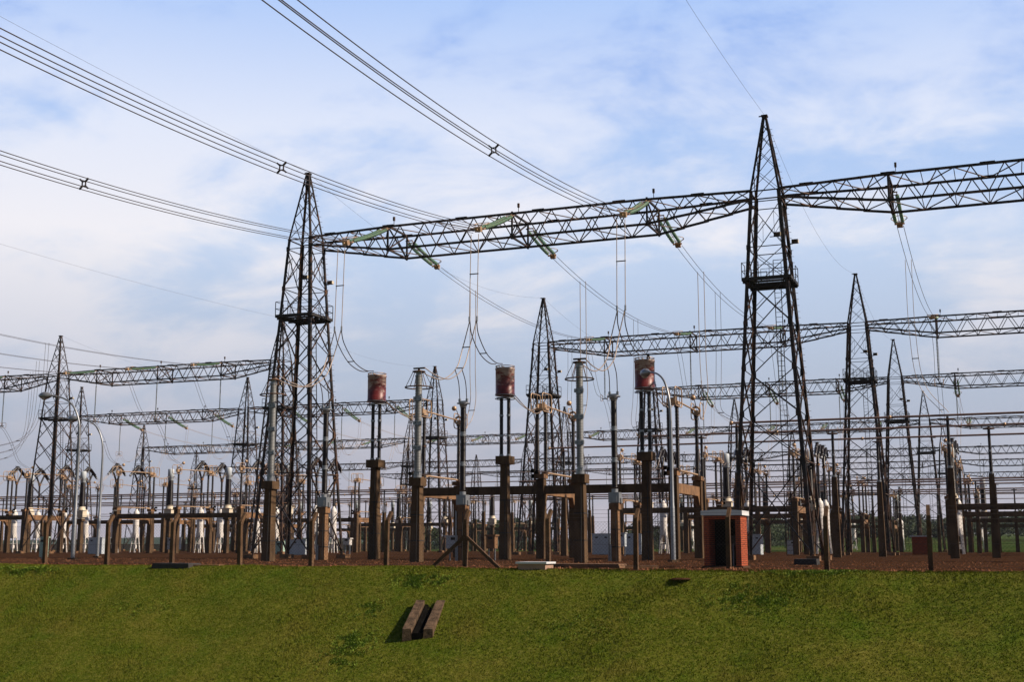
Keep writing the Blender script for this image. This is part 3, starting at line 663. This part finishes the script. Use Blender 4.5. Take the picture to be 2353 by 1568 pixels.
# disconnectors: near end twin columns (y=0), far end ring and ball (y=7.4)
def make_disc():
    t=thing('disconnect_switch',None,'disconnector'); D=7.4
    for x,y in ((-0.28,0.0),(0.28,0.25),(0,D)):
        b=MB(); b.insul(x,y,6.3,8.45,0.17,10,0.10,0.35); b.insul(x,y,8.6,10.75,0.16,10,0.10,0.35); b.build('post_insulator','porc',t)
        for z,h,r in ((6.15,.15,.2),(8.45,.15,.13),(10.75,.1,.2)):
            b=MB(); b.cyl(x,y,z,z+h,r); b.build('joint','steel2',t)
    b=MB(); b.box((0,0.12,10.98),(1.0,0.7,0.16)); b.box((0,0.4,11.25),(0.35,0.9,0.35)); b.cyl(0.2,0.1,11.0,11.5,0.12); b.cyl(-0.25,-0.1,11.0,11.35,0.14); b.build('hinge_head','alu',t)
    b=MB(); b.tube([(0,0.2,11.35),(0,D-0.1,11.2)],[0.075,0.06],8); b.build('blade_tube','alu',t)
    b=MB()
    for s in (-0.45,0.45):
        b.rrect((s,0.1,11.45),1.0,0.68,0.28,0.045,'x',6)
        for y in (-0.35,0.45): b.bar((s,y,10.8),(s,y,12.1),0.035)
    b.build('corona_loop','alu',t)
    b=MB(); b.ring((0,D-0.05,11.2),0.30,0.09,18,6,'y'); b.box((0,D+0.2,11.05),(0.3,0.5,0.4)); b.build('contact_ring','alu',t)
    b=MB(); 
    for s in (-0.35,0.35): b.rrect((s,D+0.35,11.2),0.55,0.62,0.26,0.04,'x',6)
    b.build('contact_loop','alu',t)
    b=MB(); b.tube(smooth_path([(0,D-0.1,11.4),(0,D-0.35,11.9),(0,D-0.75,12.1)],5),0.03,6); b.build('ball_stem','steel2',t)
    b=MB(); b.sphere((0,D-0.95,12.12),0.21,8); b.build('ball','alu',t)
    b=MB(); b.tube([(0.05,0.3,6.32),(0.05,D-0.3,6.28)],0.075,8); b.box((0,D/2-2.8,6.3),(0.3,0.9,0.2)); b.build('drive_rod','alu',t)
    b=MB(); b.box((-0.25,-0.25,6.25),(0.3,0.3,0.3)); b.box((-0.45,-0.5,6.4),(0.25,0.3,0.25)); b.box((-0.5,-0.4,6.0),(0.2,0.2,0.3)); b.build('drive_head','black',t)
    return t
def make_portal():     # concrete frame for three phases; origin at the middle phase, near columns at y=0
    t=thing('concrete_portal',None,'concrete frame'); D=7.4; W=0.62
    for i,x in enumerate((-10,0,10)):
        for y in (0,D):
            b=MB(); b.box((x,y,2.9),(W,W,5.8),0.98); b.build('column','concrete',t)
            b=MB(); b.box((x,y,6.0),(W+0.12,W+0.3,0.32)); b.build('column_head','concrete2',t)
        b=MB(); b.box((x,D/2,5.0),(0.4,D-W-0.02,0.7))
        for y,s in ((W/2,1),(D-W/2,-1)):
            b.add([(x-0.195,y,4.66),(x+0.195,y,4.66),(x-0.195,y,3.9),(x+0.195,y,3.9),(x-0.195,y+s*0.55,4.66),(x+0.195,y+s*0.55,4.66)],[(0,1,3,2),(2,3,5,4),(0,2,4),(1,5,3),(0,4,5,1)])
        b.build('tie_beam','concrete2',t)
    for y in (0,D):
        for x in (-5,5) if y==0 else ():
            b=MB(); b.box((x,y,5.0),(10-W-0.02,0.38,0.62)); b.build('cross_beam','concrete',t)
    for z,y in ((6.3,-0.35),(6.1,D+0.4)):
        b=MB(); b.tube([(-10.4,y,z),(10.4,y,z)],0.045,6); b.build('operating_pipe','bus',t)
    return t
DC=Proto(make_disc); PT=Proto(make_portal)
PT.put((-32,86.2,0),0,'large near concrete frame carrying three disconnectors behind the red drums','concrete switch frames')
for i,X in enumerate(PL('F')):
    DC.put((X,86.2,0),0,'near disconnector with tan tube and square loops, %s on the big near frame'%PHN[i],'disconnectors')
for bn in ('LL','L','F','R'):
    PT.put((BN[bn],139.6,0),0,'concrete frame under the second gantry in the %s bay'%BD[bn],'concrete switch frames')
    PT.put((BN[bn],171.0,0),0,'concrete frame behind the white-tanked breakers in the %s bay'%BD[bn],'concrete switch frames')
    for i,X in enumerate(PL(bn)):
        DC.put((X,147.0,0),PI,'tan tube disconnector in front of the white-tanked breakers, %s of the %s bay'%(PHN[i],BD[bn]),'disconnectors')
        DC.put((X,171.0,0),0,'farther tan tube disconnector behind the breakers, %s of the %s bay'%(PHN[i],BD[bn]),'disconnectors')
def make_ct():
    t=thing('current_transformer',None,'current transformer'); ped(t,4.7,0.62,0.55,(0.9,0.7,0.35))
    b=MB(); b.box((0,0,5.75),(1.25,0.9,0.9)); b.box((0,0,6.3),(1.45,1.1,0.1)); b.lathe([(0.62,6.35),(0.48,6.85)],0,0,14); b.box((0,0,5.18),(0.8,0.7,0.22)); b.build('terminal_box','cream',t)
    b=MB(); b.insul(0,0,6.85,10.45,0.52,14,0.12,0.2,0.42); b.build('porcelain_housing','porc',t)
    b=MB(); b.lathe([(0.36,10.45),(0.42,10.5),(0.42,10.9),(0.45,10.92),(0.45,12.05),(0.38,12.15),(0.05,12.2)],0,0,16); b.build('head_tank','cab',t)
    b=MB(); b.bar((-0.7,0,11.0),(0.7,0,11.0),0.08); b.build('terminal','alu',t); return t
def make_breaker():
    t=thing('circuit_breaker',None,'circuit breaker')
    b=MB(); b.lathe([(0.1,2.2),(0.44,2.25),(0.47,2.4),(0.47,6.1),(0.42,6.4),(0.22,6.65),(0.18,6.85)],0,0,18); b.build('tank','white',t)
    b=MB(); b.cyl(0.1,-0.46,5.75,5.95,0.09); b.box((0.44,0,5.9),(0.14,0.3,0.4)); b.box((0.3,-0.3,2.6),(0.2,0.2,0.4)); b.build('fittings','white',t)
    for sx in (-1,1):
        for sy in (-1,1):
            b=MB(); b.bar((sx*0.30,sy*0.30,3.1),(sx*0.52,sy*0.52,0),0.13); b.build('leg','white',t)
    b=MB(); b.bar((-0.4,-0.4,1.4),(0.4,0.4,1.4),0.05); b.bar((0.4,-0.4,1.4),(-0.4,0.4,1.4),0.05); b.box((0,0,0.9),(0.4,0.4,0.6)); b.build('cross_tie','white',t)
    b=MB(); b.insul(0,0,6.85,8.7,0.17,10,0.09,0.2); b.insul(0,0,8.85,10.9,0.17,10,0.09,0.2); b.build('support_insulator','porc',t)
    for z,h,r in ((8.7,.15,.19),(10.9,.3,.24)):
        b=MB(); b.cyl(0,0,z,z+h,r); b.build('joint','concrete2',t)
    for s in (-1,1):
        b=MB(); b.tube([(0,s*0.1,11.1),(0,s*1.1,12.9)],0.14,8); b.build('fork_arm','porc',t)
        b=MB(); b.tube([(0,s*0.1,13.65),(0,s*1.0,12.95),(0,s*1.85,12.2)],[0.2,0.25,0.17],9); b.tube([(0.4,s*0.1,13.5),(0.4,s*1.3,12.5)],0.12,7); b.build('interrupter','porc',t)
        b=MB(); b.sphere((0,s*1.95,12.12),0.2,6); b.cyl(0,s*1.0,12.95,13.25,0.15); b.sphere((0.42,s*1.35,12.4),0.13,6); b.build('end_cap','galv',t)
    b=MB(); b.cyl(0,0,13.4,13.75,0.22); b.cyl(0,0,13.8,13.86,0.42,n=14); b.cyl(0,0,13.7,13.82,0.1); b.build('top_plate','galv',t)
    return t
CT=Proto(make_ct); CB=Proto(make_breaker)
for bn in ('LL','L','F','R'):
    for i,X in enumerate(PL(bn)):
        CT.put((X,151.2,0),0,'black cone insulator with pale grey cap on concrete post, %s of the %s bay'%(PHN[i],BD[bn]),'current transformers')
        for k,Y in enumerate((158.8,164.0)):
            CB.put((X,Y,0),0,'white-tanked breaker with forked head, %s unit of %s pair, %s bay'%(('nearer','farther')[k],PHN[i],BD[bn]),'white-tanked circuit breakers')
        # leads along the phase
        for (pth,nm,mt) in ((smooth_path([(X,147.2,11.1),(X,149,10.6),(X,150.6,11.0)],5),'from disconnector to grey-capped transformer','wirel'),
                            (smooth_path([(X,151.8,11.0),(X,154.5,10.5),(X,156.9,12.1)],5),'from grey-capped transformer to breaker head','wirel'),
                            (smooth_path([(X,165.9,12.1),(X,168.5,10.9),(X,170.4,11.2)],5),'from breaker head to rear disconnector','wirel')):
            bundle('jumper_pair','pale leads %s, %s of the %s bay'%(nm,PHN[i],BD[bn]),'jumper wires','short leads between apparatus',pth,[(-0.2,0,0),(0.2,0,0)],0.022,mt)
# ------------------------------------------------------------------ bus tubes and supports
def tubebus(label,x0,x1,Y,z,r=0.085,bends=()):
    t=thing('bus_tube',label,'bus tube',(x0,Y,z),0,'horizontal bus tubes')
    b=MB(); b.tube([(0,0,0),(x1-x0,0,0)],r,8); b.build('tube','bus',t)
    b=MB(); b.sphere((0,0,0),r*2.0,6); b.build('end_ball','alu',t)
    k=12.0; 
    while k<x1-x0:
        b=MB(); b.sphere((k,0,0),r*1.8,6); b.build('joint_ball','alu',t); k+=18
for nm,Y,x0 in (('topmost',97,-20),('middle',106,-30),('lowest',115.5,-42)):
    tubebus('reddish tube busbar at right, %s of the three running past the tallest tower'%nm,x0,34,Y,10.5)
for nm,Y,x1 in (('topmost',97,-97),('middle',106,-106.5),('lowest',115.5,-116)):
    tubebus('dark tube busbar entering from the left edge, %s of three'%nm,-150,x1,Y,10.5)
for k,Y in enumerate((186,192,201,219,227,236)):
    tubebus('long far tube busbar crossing the whole yard, %s from the top of six'%nth(k),-215,60,Y,10.3,0.11)
def make_support():
    t=thing('bus_support',None,'insulator post'); b=MB(); b.box((0,0,3.3),(0.64,0.55,6.6),0.64); b.build('post','concrete',t)
    b=MB(); b.insul(0,0,6.75,8.35,0.15,10,0.08,0.25); b.insul(0,0,8.5,10.1,0.13,10,0.08,0.25); b.build('post_insulator','porc',t)
    for z,r in ((6.6,.2),(8.35,.15)):
        b=MB(); b.cyl(0,0,z,z+0.15,r); b.build('joint','galv',t)
    b=MB(); b.cyl(0,0,10.1,10.4,0.09); b.ring((0,0,10.18),0.42,0.035,18); b.bar((-0.42,0,10.18),(0.42,0,10.18),0.05); b.build('top_ring','steel2',t); return t
SU=Proto(make_support)
front=[(-3.9,97,'under the topmost tube, second from the right'),(-1.2,106,'closest to the right edge'),(-13.4,106,'just right of the white tanks'),(-10.7,115.5,'between the tall right-hand towers'),(-19.6,97,'behind the tallest tower legs, nearest'),(-24.5,106,'behind the tallest tower legs, middle'),(-40.5,115.5,'behind the big concrete frame'),(10,97,'outside the right edge, nearest'),(11,106,'outside the right edge, middle'),(8,115.5,'outside the right edge, farthest'),
       (-103.0,97.5,'at the left edge, tallest'),(-112.5,106,'at the left edge, middle'),(-122,115.5,'at the left edge, farthest')]
for X,Y,d in front: SU.put((X,Y,0),0,'dark insulator on tapered concrete post %s'%d,'bus support posts')
n=0
for k,Y in enumerate((186,192,201,219,227,236)):
    for j in range(14):
        X=-205+j*18+k*2.6
        SU.put((X,Y,-0.1),0,'slim far bus post, %s from the left under the %s far busbar'%(nth(j),nth(k)),'far bus support posts')
for bx,nm in ((-140,'far left'),(-104,'left'),(-32,'central'),(4,'right')):
    PT.put((bx,206,-0.1),0,'concrete frame among the far busbars in the %s bay'%nm,'concrete switch frames')
    for i in range(3):
        X=bx-10+10*i
        DC.put((X,206,-0.1),0,'disconnector standing among the far busbars, %s of the %s bay'%(PHN[i],nm),'disconnectors')
        CT.put((X+2,221,-0.1),0,'grey-capped transformer among the far busbars, %s of the %s bay'%(PHN[i],nm),'current transformers')
# ------------------------------------------------------------------ rear apparatus, seen small between the legs
for bx,nm in ((-176,'leftmost'),(-140,'second'),(-104,'third'),(-68,'fourth'),(-32,'fifth'),(4,'sixth')):
    PT.put((bx,262,-0.1),0,'distant concrete frame behind the far busbars, %s bay from the left'%nm,'distant concrete frames')
    for i in range(3):
        X=bx-10+10*i
        DC.put((X,262,-0.1),0,'distant disconnector, %s of the %s far bay'%(PHN[i],nm),'distant disconnectors')
        CB.put((X,282,-0.1),0,'distant breaker with white tank, %s of the %s far bay'%(PHN[i],nm),'distant breakers')
        CT.put((X,273,-0.1),0,'distant grey-capped transformer, %s of the %s far bay'%(PHN[i],nm),'distant current transformers')
# ------------------------------------------------------------------ fence
FX=[-41.5+3.53*k for k in range(-4,17)]; FY=46.0
fence=thing('chain_link_fence','chain-link fence on concrete posts with cranked tops along the bank crest','fence',(0,FY,0))
P0=None
for k,x in enumerate(FX):
    b=MB(); tw=RNG.uniform(-0.012,0.012)
    b.box((0,0,0.92),(0.17,0.17,2.0),0.9)
    b.bar((0,0.0,1.86),(0.0,0.34,2.28),0.13,0.14); b.bar((0,0.0,1.75),(0.0,0.04,1.93),0.155,0.155)
    o=b.build('post','postcon',fence,(x,0,0)); o.rotation_euler=(RNG.uniform(-.01,.01),tw,RNG.uniform(-.06,.06))
xb=FX[10]
for s in (-1,1):
    b=MB(); b.bar((xb,0,1.30),(xb+s*1.55,0,-0.05),0.13,0.12); b.build('brace','postcon',fence)
b=MB()
for z in (0.15,0.95,1.8): b.tube([(FX[0],-0.09,z),(FX[-1],-0.09,z)],0.004,4,caps=False)
for q in (0.15,0.5,0.85): b.tube([(FX[0],0.34*q,1.86+0.42*q+0.05),(FX[-1],0.34*q,1.86+0.42*q+0.05)],0.0045,4,caps=False)
b.build('strand_wires','wire',fence)
b=MB(); x=FX[0]
while x<FX[-1]-1.7:
    for s in (0,1):
        a,c=((x,-0.09,0.1),(x+1.7,-0.09,1.8)) if s else ((x,-0.092,1.8),(x+1.7,-0.092,0.1))
        b.bar(a,c,0.0042)
    x+=0.14
b.build('wire_mesh','wire',fence)
# ------------------------------------------------------------------ brick hut
hut=thing('brick_hut','open-fronted red brick hut with a white slab roof behind the fence','hut',(-11.07,51.85,0))
def wall(name,c,d,par,m='brick'):
    b=MB(); b.box(c,d); return b.build(name,m,par)
wall('side_wall',(-0.66,0,1.06),(0.22,1.3,2.16),hut); wall('side_wall',(0.66,0,1.06),(0.22,1.3,2.16),hut)
wall('rear_wall',(0,0.58,1.06),(1.098,0.13,2.16),hut); wall('lintel',(0,-0.57,2.06),(1.098,0.14,0.155),hut)
b=MB(); v=[]; nx=13
for i in range(nx):
    u=-0.86+1.72*i/(nx-1); arch=0.045*(1-(u/0.86)**2)
    for y in (-0.74,0.74): v+=[(u,y,2.143),(u,y,2.33+arch)]
f=[]
for i in range(nx-1):
    a=i*4; c=a+4
    f+=[(a,c,c+1,a+1),(a+2,a+3,c+3,c+2),(a+1,c+1,c+3,a+3),(a,a+2,c+2,c)]
f+=[(0,1,3,2),((nx-1)*4,(nx-1)*4+2,(nx-1)*4+3,(nx-1)*4+1)]
b.add(v,f); b.build('roof','roofw',hut)
b=MB(); b.box((0,0.48,1.04),(1.09,0.05,2.08)); b.build('door','black',hut)  # door over the rear wall, blackened to paint in the shaded interior
b=MB(); b.box((0.25,0.42,1.1),(0.3,0.08,0.45)); b.build('panel','deck',hut)
b=MB(); b.tube([(0.25,0.3,0),(0.25,0.3,0.9),(0.25,0.42,1.0)],0.045,7); b.build('pipe','galv',hut)
b=MB(); b.box((0,0.0,0.02),(1.7,1.5,0.10)); b.build('floor_slab','concrete',hut)
b=MB()
far=thing('brick_hut','small far red brick shed with flat white roof at right','hut',(-9.6,150,0))
wall('wall',(0,0,1.0),(1.9,2.0,2.0),far); wall('roof',(0,0,2.06),(2.3,2.4,0.12),far,'roofw')
# ------------------------------------------------------------------ street lamps
def make_lamp():
    t=thing('street_lamp',None,'street lamp'); b=MB()
    pts=[(0,0,0),(0,0,3.2),(0,0,3.25),(0,0,6.5),(0,0,8.2)]; R=[0.14,0.13,0.11,0.095,0.085]
    arc=smooth_path([(0,0,8.2),(-0.12,0,9.5),(-0.6,0,10.6),(-1.4,0,11.2),(-2.4,0,11.45)],6)[1:]
    pts+=arc; R+=[0.08-0.03*i/len(arc) for i in range(len(arc))]
    b.tube(pts,R,10); b.build('pole','galv',t)
    b=MB(); b.box((0,0,0.05),(0.5,0.5,0.14)); b.build('base','concrete',t)
    h=MB(); prof=[]
    for i in range(9):
        a=i/8; prof.append(((-2.1-0.95*a),0.0)); 
    h.tube([(-2.3-1.15*i/8,0,11.45+0.02*i/8) for i in range(9)],[0.05,0.11,0.18,0.24,0.27,0.27,0.24,0.17,0.05],10); hd=h.build('lamp_head','galv',t)
    l=MB(); l.sphere((-3.0,0,11.36),0.23,7); l.build('lamp_bowl','lamp',hd); return t
LP=Proto(make_lamp)
for p,rz,lb in (((-60.2,69.4,0),math.radians(8),'tall curved lamp post at left, nearer and taller of two'),((-69.5,83.0,0),math.radians(8),'second curved lamp post at left, right of the taller one'),((-18.35,71.5,0),math.radians(-45),'curved lamp post in front of the red drum left of the brick hut'),
    ((-118,310,0),2.6,'tiny far lamp post by the trees')):
    LP.put(p,rz,lb,'street lamps')
# ------------------------------------------------------------------ cabinets, boxes, slabs
def cabinet(loc,w,d,h,label,m='cab',legs=0.0,rz=0):
    t=thing('metal_cabinet',label,'cabinet',loc,rz,'metal cabinets'); b=MB(); b.box((0,0,legs+h/2),(w,d,h)); b.build('housing',m,t)
    b=MB(); b.box((0,0,legs+h+0.04),(w+0.15,d+0.15,0.08)); b.build('lid',m,t)
    nd=max(1,round(w/0.9))
    for i in range(nd):
        x=-w/2+w*(i+0.5)/nd; b=MB(); b.box((x,-d/2-0.015,legs+h/2),(w/nd-0.06,0.03,h-0.12)); dr=b.build('door',m,t)
        b=MB(); b.box((x,-d/2-0.04,legs+h*0.84),(0.3,0.02,0.16)); b.build('vent','deck',dr)
    if legs:
        for sx in (-1,1): 
            b=MB(); b.box((sx*w*0.35,0,legs/2),(0.08,0.08,legs)); b.build('leg','galv',t)
    return t
cabinet((-105.3,126,0),2.1,1.5,1.95,'large grey cabinet behind the two left lamp posts')
cabinet((-112,150,0),1.5,1.2,1.6,'small pale cabinet left of the white tank','cab',0.5)
cabinet((-64.2,71.0,0),0.45,0.4,1.35,'pale green post-mounted cabinet at lower left','green',0.15)
cabinet((-50.5,90.5,0),0.6,0.4,0.5,'small white box on a thin stand by the near left tower foot','white',1.0)
cabinet((-33.4,74.0,0),1.05,0.6,0.75,'grey-white box on legs behind the braced fence post','cab',0.75)
cabinet((-31.0,74.4,0),0.6,0.5,0.8,'brown box right of the grey-white box on legs','concrete2',0.75)
cabinet((-43.6,138,0),2.2,1.8,2.3,'white two-door cabinet left of the right voltage transformer')
cabinet((-39.8,138,0),1.9,1.8,2.3,'white two-door cabinet left of the right red drum post')
cabinet((-33.9,113,0),0.7,0.6,1.2,'small grey kiosk with a dark window on legs','cab',0.9)
cabinet((-27.2,143,0),1.6,1.6,2.2,'grey cabinet between the legs of the tallest tower')
cabinet((-24.0,150,0),1.3,1.3,1.6,'low grey cabinet right of the one under the tallest tower')
cabinet((-73,120,0),2.6,1.6,1.6,'wide low white cabinet behind the near left tower')
cabinet((-84,134,0),1.2,1.2,1.5,'pale green cabinet left of the near left tower','green')
def slab(name,label,cat,c,d,m,rz=0):
    b=MB(); b.box((0,0,0),d,0.96); o=b.build(name,m,None,c); o.rotation_euler=(0,0,rz); tag(o,label,cat); return o
t=thing('inspection_chamber','low white concrete chamber with a lid at the fence foot','manhole',(-16.9,44.9,0))
b=MB(); b.box((0,0,0.08),(1.1,0.9,0.3)); b.build('wall','pinkcon',t); b=MB(); b.box((0,0,0.26),(1.25,1.05,0.07)); b.build('lid','roofw',t)
slab('concrete_cover','dark flat drain cover lying at the crest of the bank at left','cover',(-33.1,44.55,0.06),(1.9,0.9,0.22),'deck')
slab('plank','rusty board beside the dark drain cover at left','board',(-31.6,44.75,0.08),(1.25,0.5,0.06),'concrete2',0.1)
slab('concrete_cover','rust-stained raised slab between the fence posts left of the hut','slab',(-15.6,47.2,0.12),(3.0,1.1,0.16),'concrete2')
slab('concrete_cover','smaller brown slab directly left of the hut lamp post','slab',(-13.3,46.9,0.08),(1.3,0.7,0.12),'concrete2',0.3)
slab('concrete_cover','dark cover slab at the foot of the tallest tower','cover',(-9.3,62,0.1),(1.1,1.1,0.35),'deck')
# concrete drain trough on the bank
P=Vector((-21.65,41.2,0)); tr=thing('drain_trough','weathered concrete drain trough lying on the grass bank','drain',(0,0,0))
def bank_hit(px,py,h):
    Y=44.5
    for k in range(600):
        q=at_y(px,py,Y)
        if q.z>=bank_z(q.x,Y)+h: return q
        Y-=0.01
    return q
def trough():
    a=bank_hit(955,1380,0.22); c=bank_hit(923,1446,0.46)         # outer left edge, top and bottom ends
    d=c-a; n=Vector((d.y*-1,d.x,0)).normalized()
    if n.x<0: n=-n
    def piece(u0,u1,z0,z1,nm,m,slope=0.0):
        v=[]
        for e in (a,c):
            v+=[e+n*u0+Vector((0,0,z0)),e+n*u1+Vector((0,0,z0)),e+n*(u1-slope)+Vector((0,0,z1)),e+n*(u0+slope)+Vector((0,0,z1))]
        b=MB(); b.add(v,[(0,1,2,3),(7,6,5,4),(0,4,5,1),(1,5,6,2),(2,6,7,3),(3,7,4,0)]); b.build(nm,m,tr)
    piece(0,0.37,-0.9,0,'side_wall','concrete3',0.03); piece(0.76,1.14,-0.9,0,'side_wall','concrete3',0.03)
    piece(0.373,0.757,-0.8,-0.15,'channel_floor','black')  # floor coloured near-black for the shade deep in the channel
trough()
# tufts of taller grass near the trough and the crest
def tuft(cx,cy,rx,ry,n,h,label):
    rng=random.Random(int(cx*31+cy*7)); b=MB()
    for i in range(n):
        x=cx+rx*0.6*rng.gauss(0,1); y=cy+ry*0.6*rng.gauss(0,1)
        if y>44.7 or noise.noise(Vector((x*2.6,y*2.6,5)))+0.25<rng.random()*0.6: continue
        z=bank_z(x,y)-0.01; hh=h*rng.uniform(.4,1.25); w=rng.uniform(.012,.03); a=rng.uniform(0,PI); lx,ly=rng.gauss(0,hh*.5),rng.gauss(-hh*.1,hh*.5)
        b.add([(x-w*math.cos(a),y-w*math.sin(a),z),(x+w*math.cos(a),y+w*math.sin(a),z),(x+lx+w,y+ly,z+hh*.7),(x+lx,y+ly,z+hh)],[(0,1,2,3)])
    o=b.build('grass_tuft','tuft'); tag(o,label,'grass tuft',None,'stuff')
M['tuft']=leaf_mat('lush_grass',(0.15,0.23,0.018),(0.20,0.26,0.03),6)
def edge_grass():
    r=random.Random(21); b=MB()
    for i in range(9000):
        x=r.uniform(-46,5); y=44.75+0.35*noise.noise(Vector((x*1.4,0,4)))+r.gauss(0,.10)
        if noise.noise(Vector((x*0.9,2,1)))<-0.15: continue
        z=0.0; h=r.uniform(.03,.11); w=r.uniform(.008,.02); lx,ly=r.gauss(0,.04),r.gauss(0,.04)
        b.add([(x-w,y,z-.03),(x+w,y,z-.03),(x+lx,y+ly,z+h)],[(0,1,2)])
    tag(b.build('edge_grass','blade'),'ragged grass fringe where the bank meets the yard soil','grass',kind='stuff')
edge_grass()
tuft(-21.0,43.5,0.9,0.35,2600,0.08,'dark green tuft just above the concrete trough')
tuft(-21.9,40.0,0.75,0.5,2600,0.08,'bright green weeds just below the concrete trough')
tuft(-22.0,39.0,0.8,0.4,1800,0.07,'lowest green weeds under the trough near the frame edge')
tuft(-22.4,41.8,0.5,0.4,1200,0.07,'green tuft left of the trough')
tuft(-6.6,44.3,1.3,0.35,2600,0.09,'green tuft at the crest below the white tanks')
tuft(-8.2,42.6,1.6,0.8,4000,0.07,'broad lush patch on the bank below the hut')
tuft(-40.5,43.9,1.6,0.25,2500,0.09,'dark green streak at the crest by the left edge')
tuft(-14,41,1.6,0.7,1500,0.06,'sparse weeds in the middle of the bank')
tuft(-33,41.5,1.8,0.6,1500,0.06,'sparse weeds on the left part of the bank')
b=MB(); b.tube([(-10.95,43.65,bank_z(-10.95,43.65)-0.02),(-10.95,43.65,bank_z(-10.95,43.65)+0.03)],[0.42,0.25],9); o=b.build('bare_soil_mound','soil'); tag(o,'small dark bare earth mound in the grass below the hut','earth mound')
# ------------------------------------------------------------------ trees
def crown(b,c,rad,n,leaf,rng):
    blobs=[]
    for i in range(9):
        a=rng.uniform(0,2*PI); e=rng.uniform(-0.5,1); r=rng.uniform(0.3,0.62)
        blobs.append((Vector((c[0]+rad[0]*0.6*math.cos(a)*math.cos(e),c[1]+rad[1]*0.6*math.sin(a)*math.cos(e),c[2]+rad[2]*0.55*math.sin(e))),r))
    for i in range(n):
        q,r=rng.choice(blobs); d=Vector((rng.gauss(0,1),rng.gauss(0,1),rng.gauss(0,1))).normalized(); k=rng.random()**0.4
        p=q+Vector((d.x*rad[0]*r*k,d.y*rad[1]*r*k,d.z*rad[2]*r*k)); s=leaf*rng.uniform(.6,1.4)
        u=Vector((rng.gauss(0,1),rng.gauss(0,1),rng.gauss(0,1))).normalized(); w=u.orthogonal().normalized()
        b.add([p-u*s,p+w*s*.6,p+u*s,p-w*s*.6],[(0,1,2,3)])
rng=random.Random(11)
def tree(X,Y,h,w,label,z0=-0.14,n=1500):
    t=thing('broadleaf_tree',label,'tree',(X,Y,z0),0,'trees behind the yard')
    b=MB(); b.tube([(0,0,0),(0.1,0,h*0.35),(0.3,0.1,h*0.7)],[h*0.035,h*0.025,h*0.01],8)
    for k in range(5):
        a=k*1.3; b.tube([(0.1,0,h*(0.25+.06*k)),(w*0.3*math.cos(a),w*0.3*math.sin(a),h*(0.5+.05*k))],[h*0.015,h*0.006],5)
    b.build('trunk','bark',t)
    b=MB(); crown(b,(0,0,h*0.58),(w*0.62,w*0.62,h*0.47),n,h*0.055,rng); b.build('crown','leaf',t)
from_px=[(850,1206,1.0),(885,1212,.9),(925,1203,1.1),(962,1208,1),(1000,1214,.9),(1085,1207,.9),(1108,1197,1.1),(1140,1199,1.2),(1172,1194,1.1),(1203,1192,1.1),(1232,1200,.9),(1750,1206,1),(1775,1203,1.1)]
for i,(px,py,k) in enumerate(from_px):
    Y=400+((i*37)%50); q=at_y(px,py,Y)
    tree(q.x,Y,q.z+0.6,9.5*k,'dark broadleaf tree on the horizon, %s from the left'%nth(i))
# leafless twiggy trees near the middle
def bare(X,Y,h,label):
    t=thing('bare_tree',label,'tree',(X,Y,-0.1),0,'thin bare trees'); b=MB()
    def br(p,d,l,r,k):
        q=p+d*l; b.tube([p,q],[r,r*.6],4,caps=False)
        if k==0: return
        for i in range(3):
            e=(d+Vector((rng.gauss(0,.45),rng.gauss(0,.45),rng.uniform(-.1,.3)))).normalized(); br(p+d*l*rng.uniform(.55,1),e,l*.68,r*.55,k-1)
    br(Vector((0,0,0)),Vector((0,0,1)),h*.34,.14,4); b.build('branches','bark',t)
for i,(px,Y,h) in enumerate(((815,300,10),(745,290,9),(1020,320,9),(1395,340,8))):
    q=at_y(px,1250,Y); bare(q.x,Y,h,'thin leafless tree against the sky, %s from the left'%nth(i))
def forest():
    r=random.Random(4); b=MB()
    for i in range(260):
        Y=r.uniform(500,640); a=r.uniform(-0.30,0.10); X=a*Y; z=field_z(X,Y); h=r.uniform(8.5,12.5)+2.5*noise.noise(Vector((X*.02,0,0)))
        if a<-0.24: h*=0.9
        crown(b,(X,Y,z+h*.52),(h*.62,h*.62,h*.52),520,0.62,r)
    o=b.build('far_woodland','leaf2'); tag(o,'dark belt of woodland beyond the green field at right','woodland',kind='stuff')
forest()
b=MB(); b.box((-310,345,0.8),(250,0.3,1.9)); b.box((-310,345,1.79),(250.4,0.5,0.08)); tag(b.build('perimeter_wall','pinkcon'),'long low pale perimeter wall far behind the left part of the yard','wall')
def undergrowth():
    r=random.Random(9); b=MB()
    for i in range(420):
        Y=r.uniform(385,470); a=r.uniform(-0.60,-0.13); X=a*Y; h=r.uniform(1.5,3.8)
        crown(b,(X,Y,h*.35),(h*1.1,h,h*.6),70,0.4,r)
    o=b.build('hedge_scrub','leaf2'); tag(o,'low dark scrub along the back of the yard','scrub',kind='stuff')
undergrowth()

# ------------------------------------------------------------------ thin haze
def haze():
    b=MB(); b.box((-100,1350,75),(7600,4300,170)); o=b.build('haze','field'); o.data.materials.clear()
    m=bpy.data.materials.new('thin_air_haze'); m.use_nodes=True; N=m.node_tree.nodes; L=m.node_tree.links; N.clear()
    out=N.new('ShaderNodeOutputMaterial'); v=N.new('ShaderNodeVolumePrincipled'); v.inputs['Color'].default_value=(0.82,0.85,0.95,1)
    v.inputs['Density'].default_value=0.00007; v.inputs['Anisotropy'].default_value=0.2; L.new(v.outputs[0],out.inputs['Volume'])
    o.data.materials.append(m); tag(o,None,None,None,'stuff'); o['label']='thin pale haze over the whole yard'
haze()
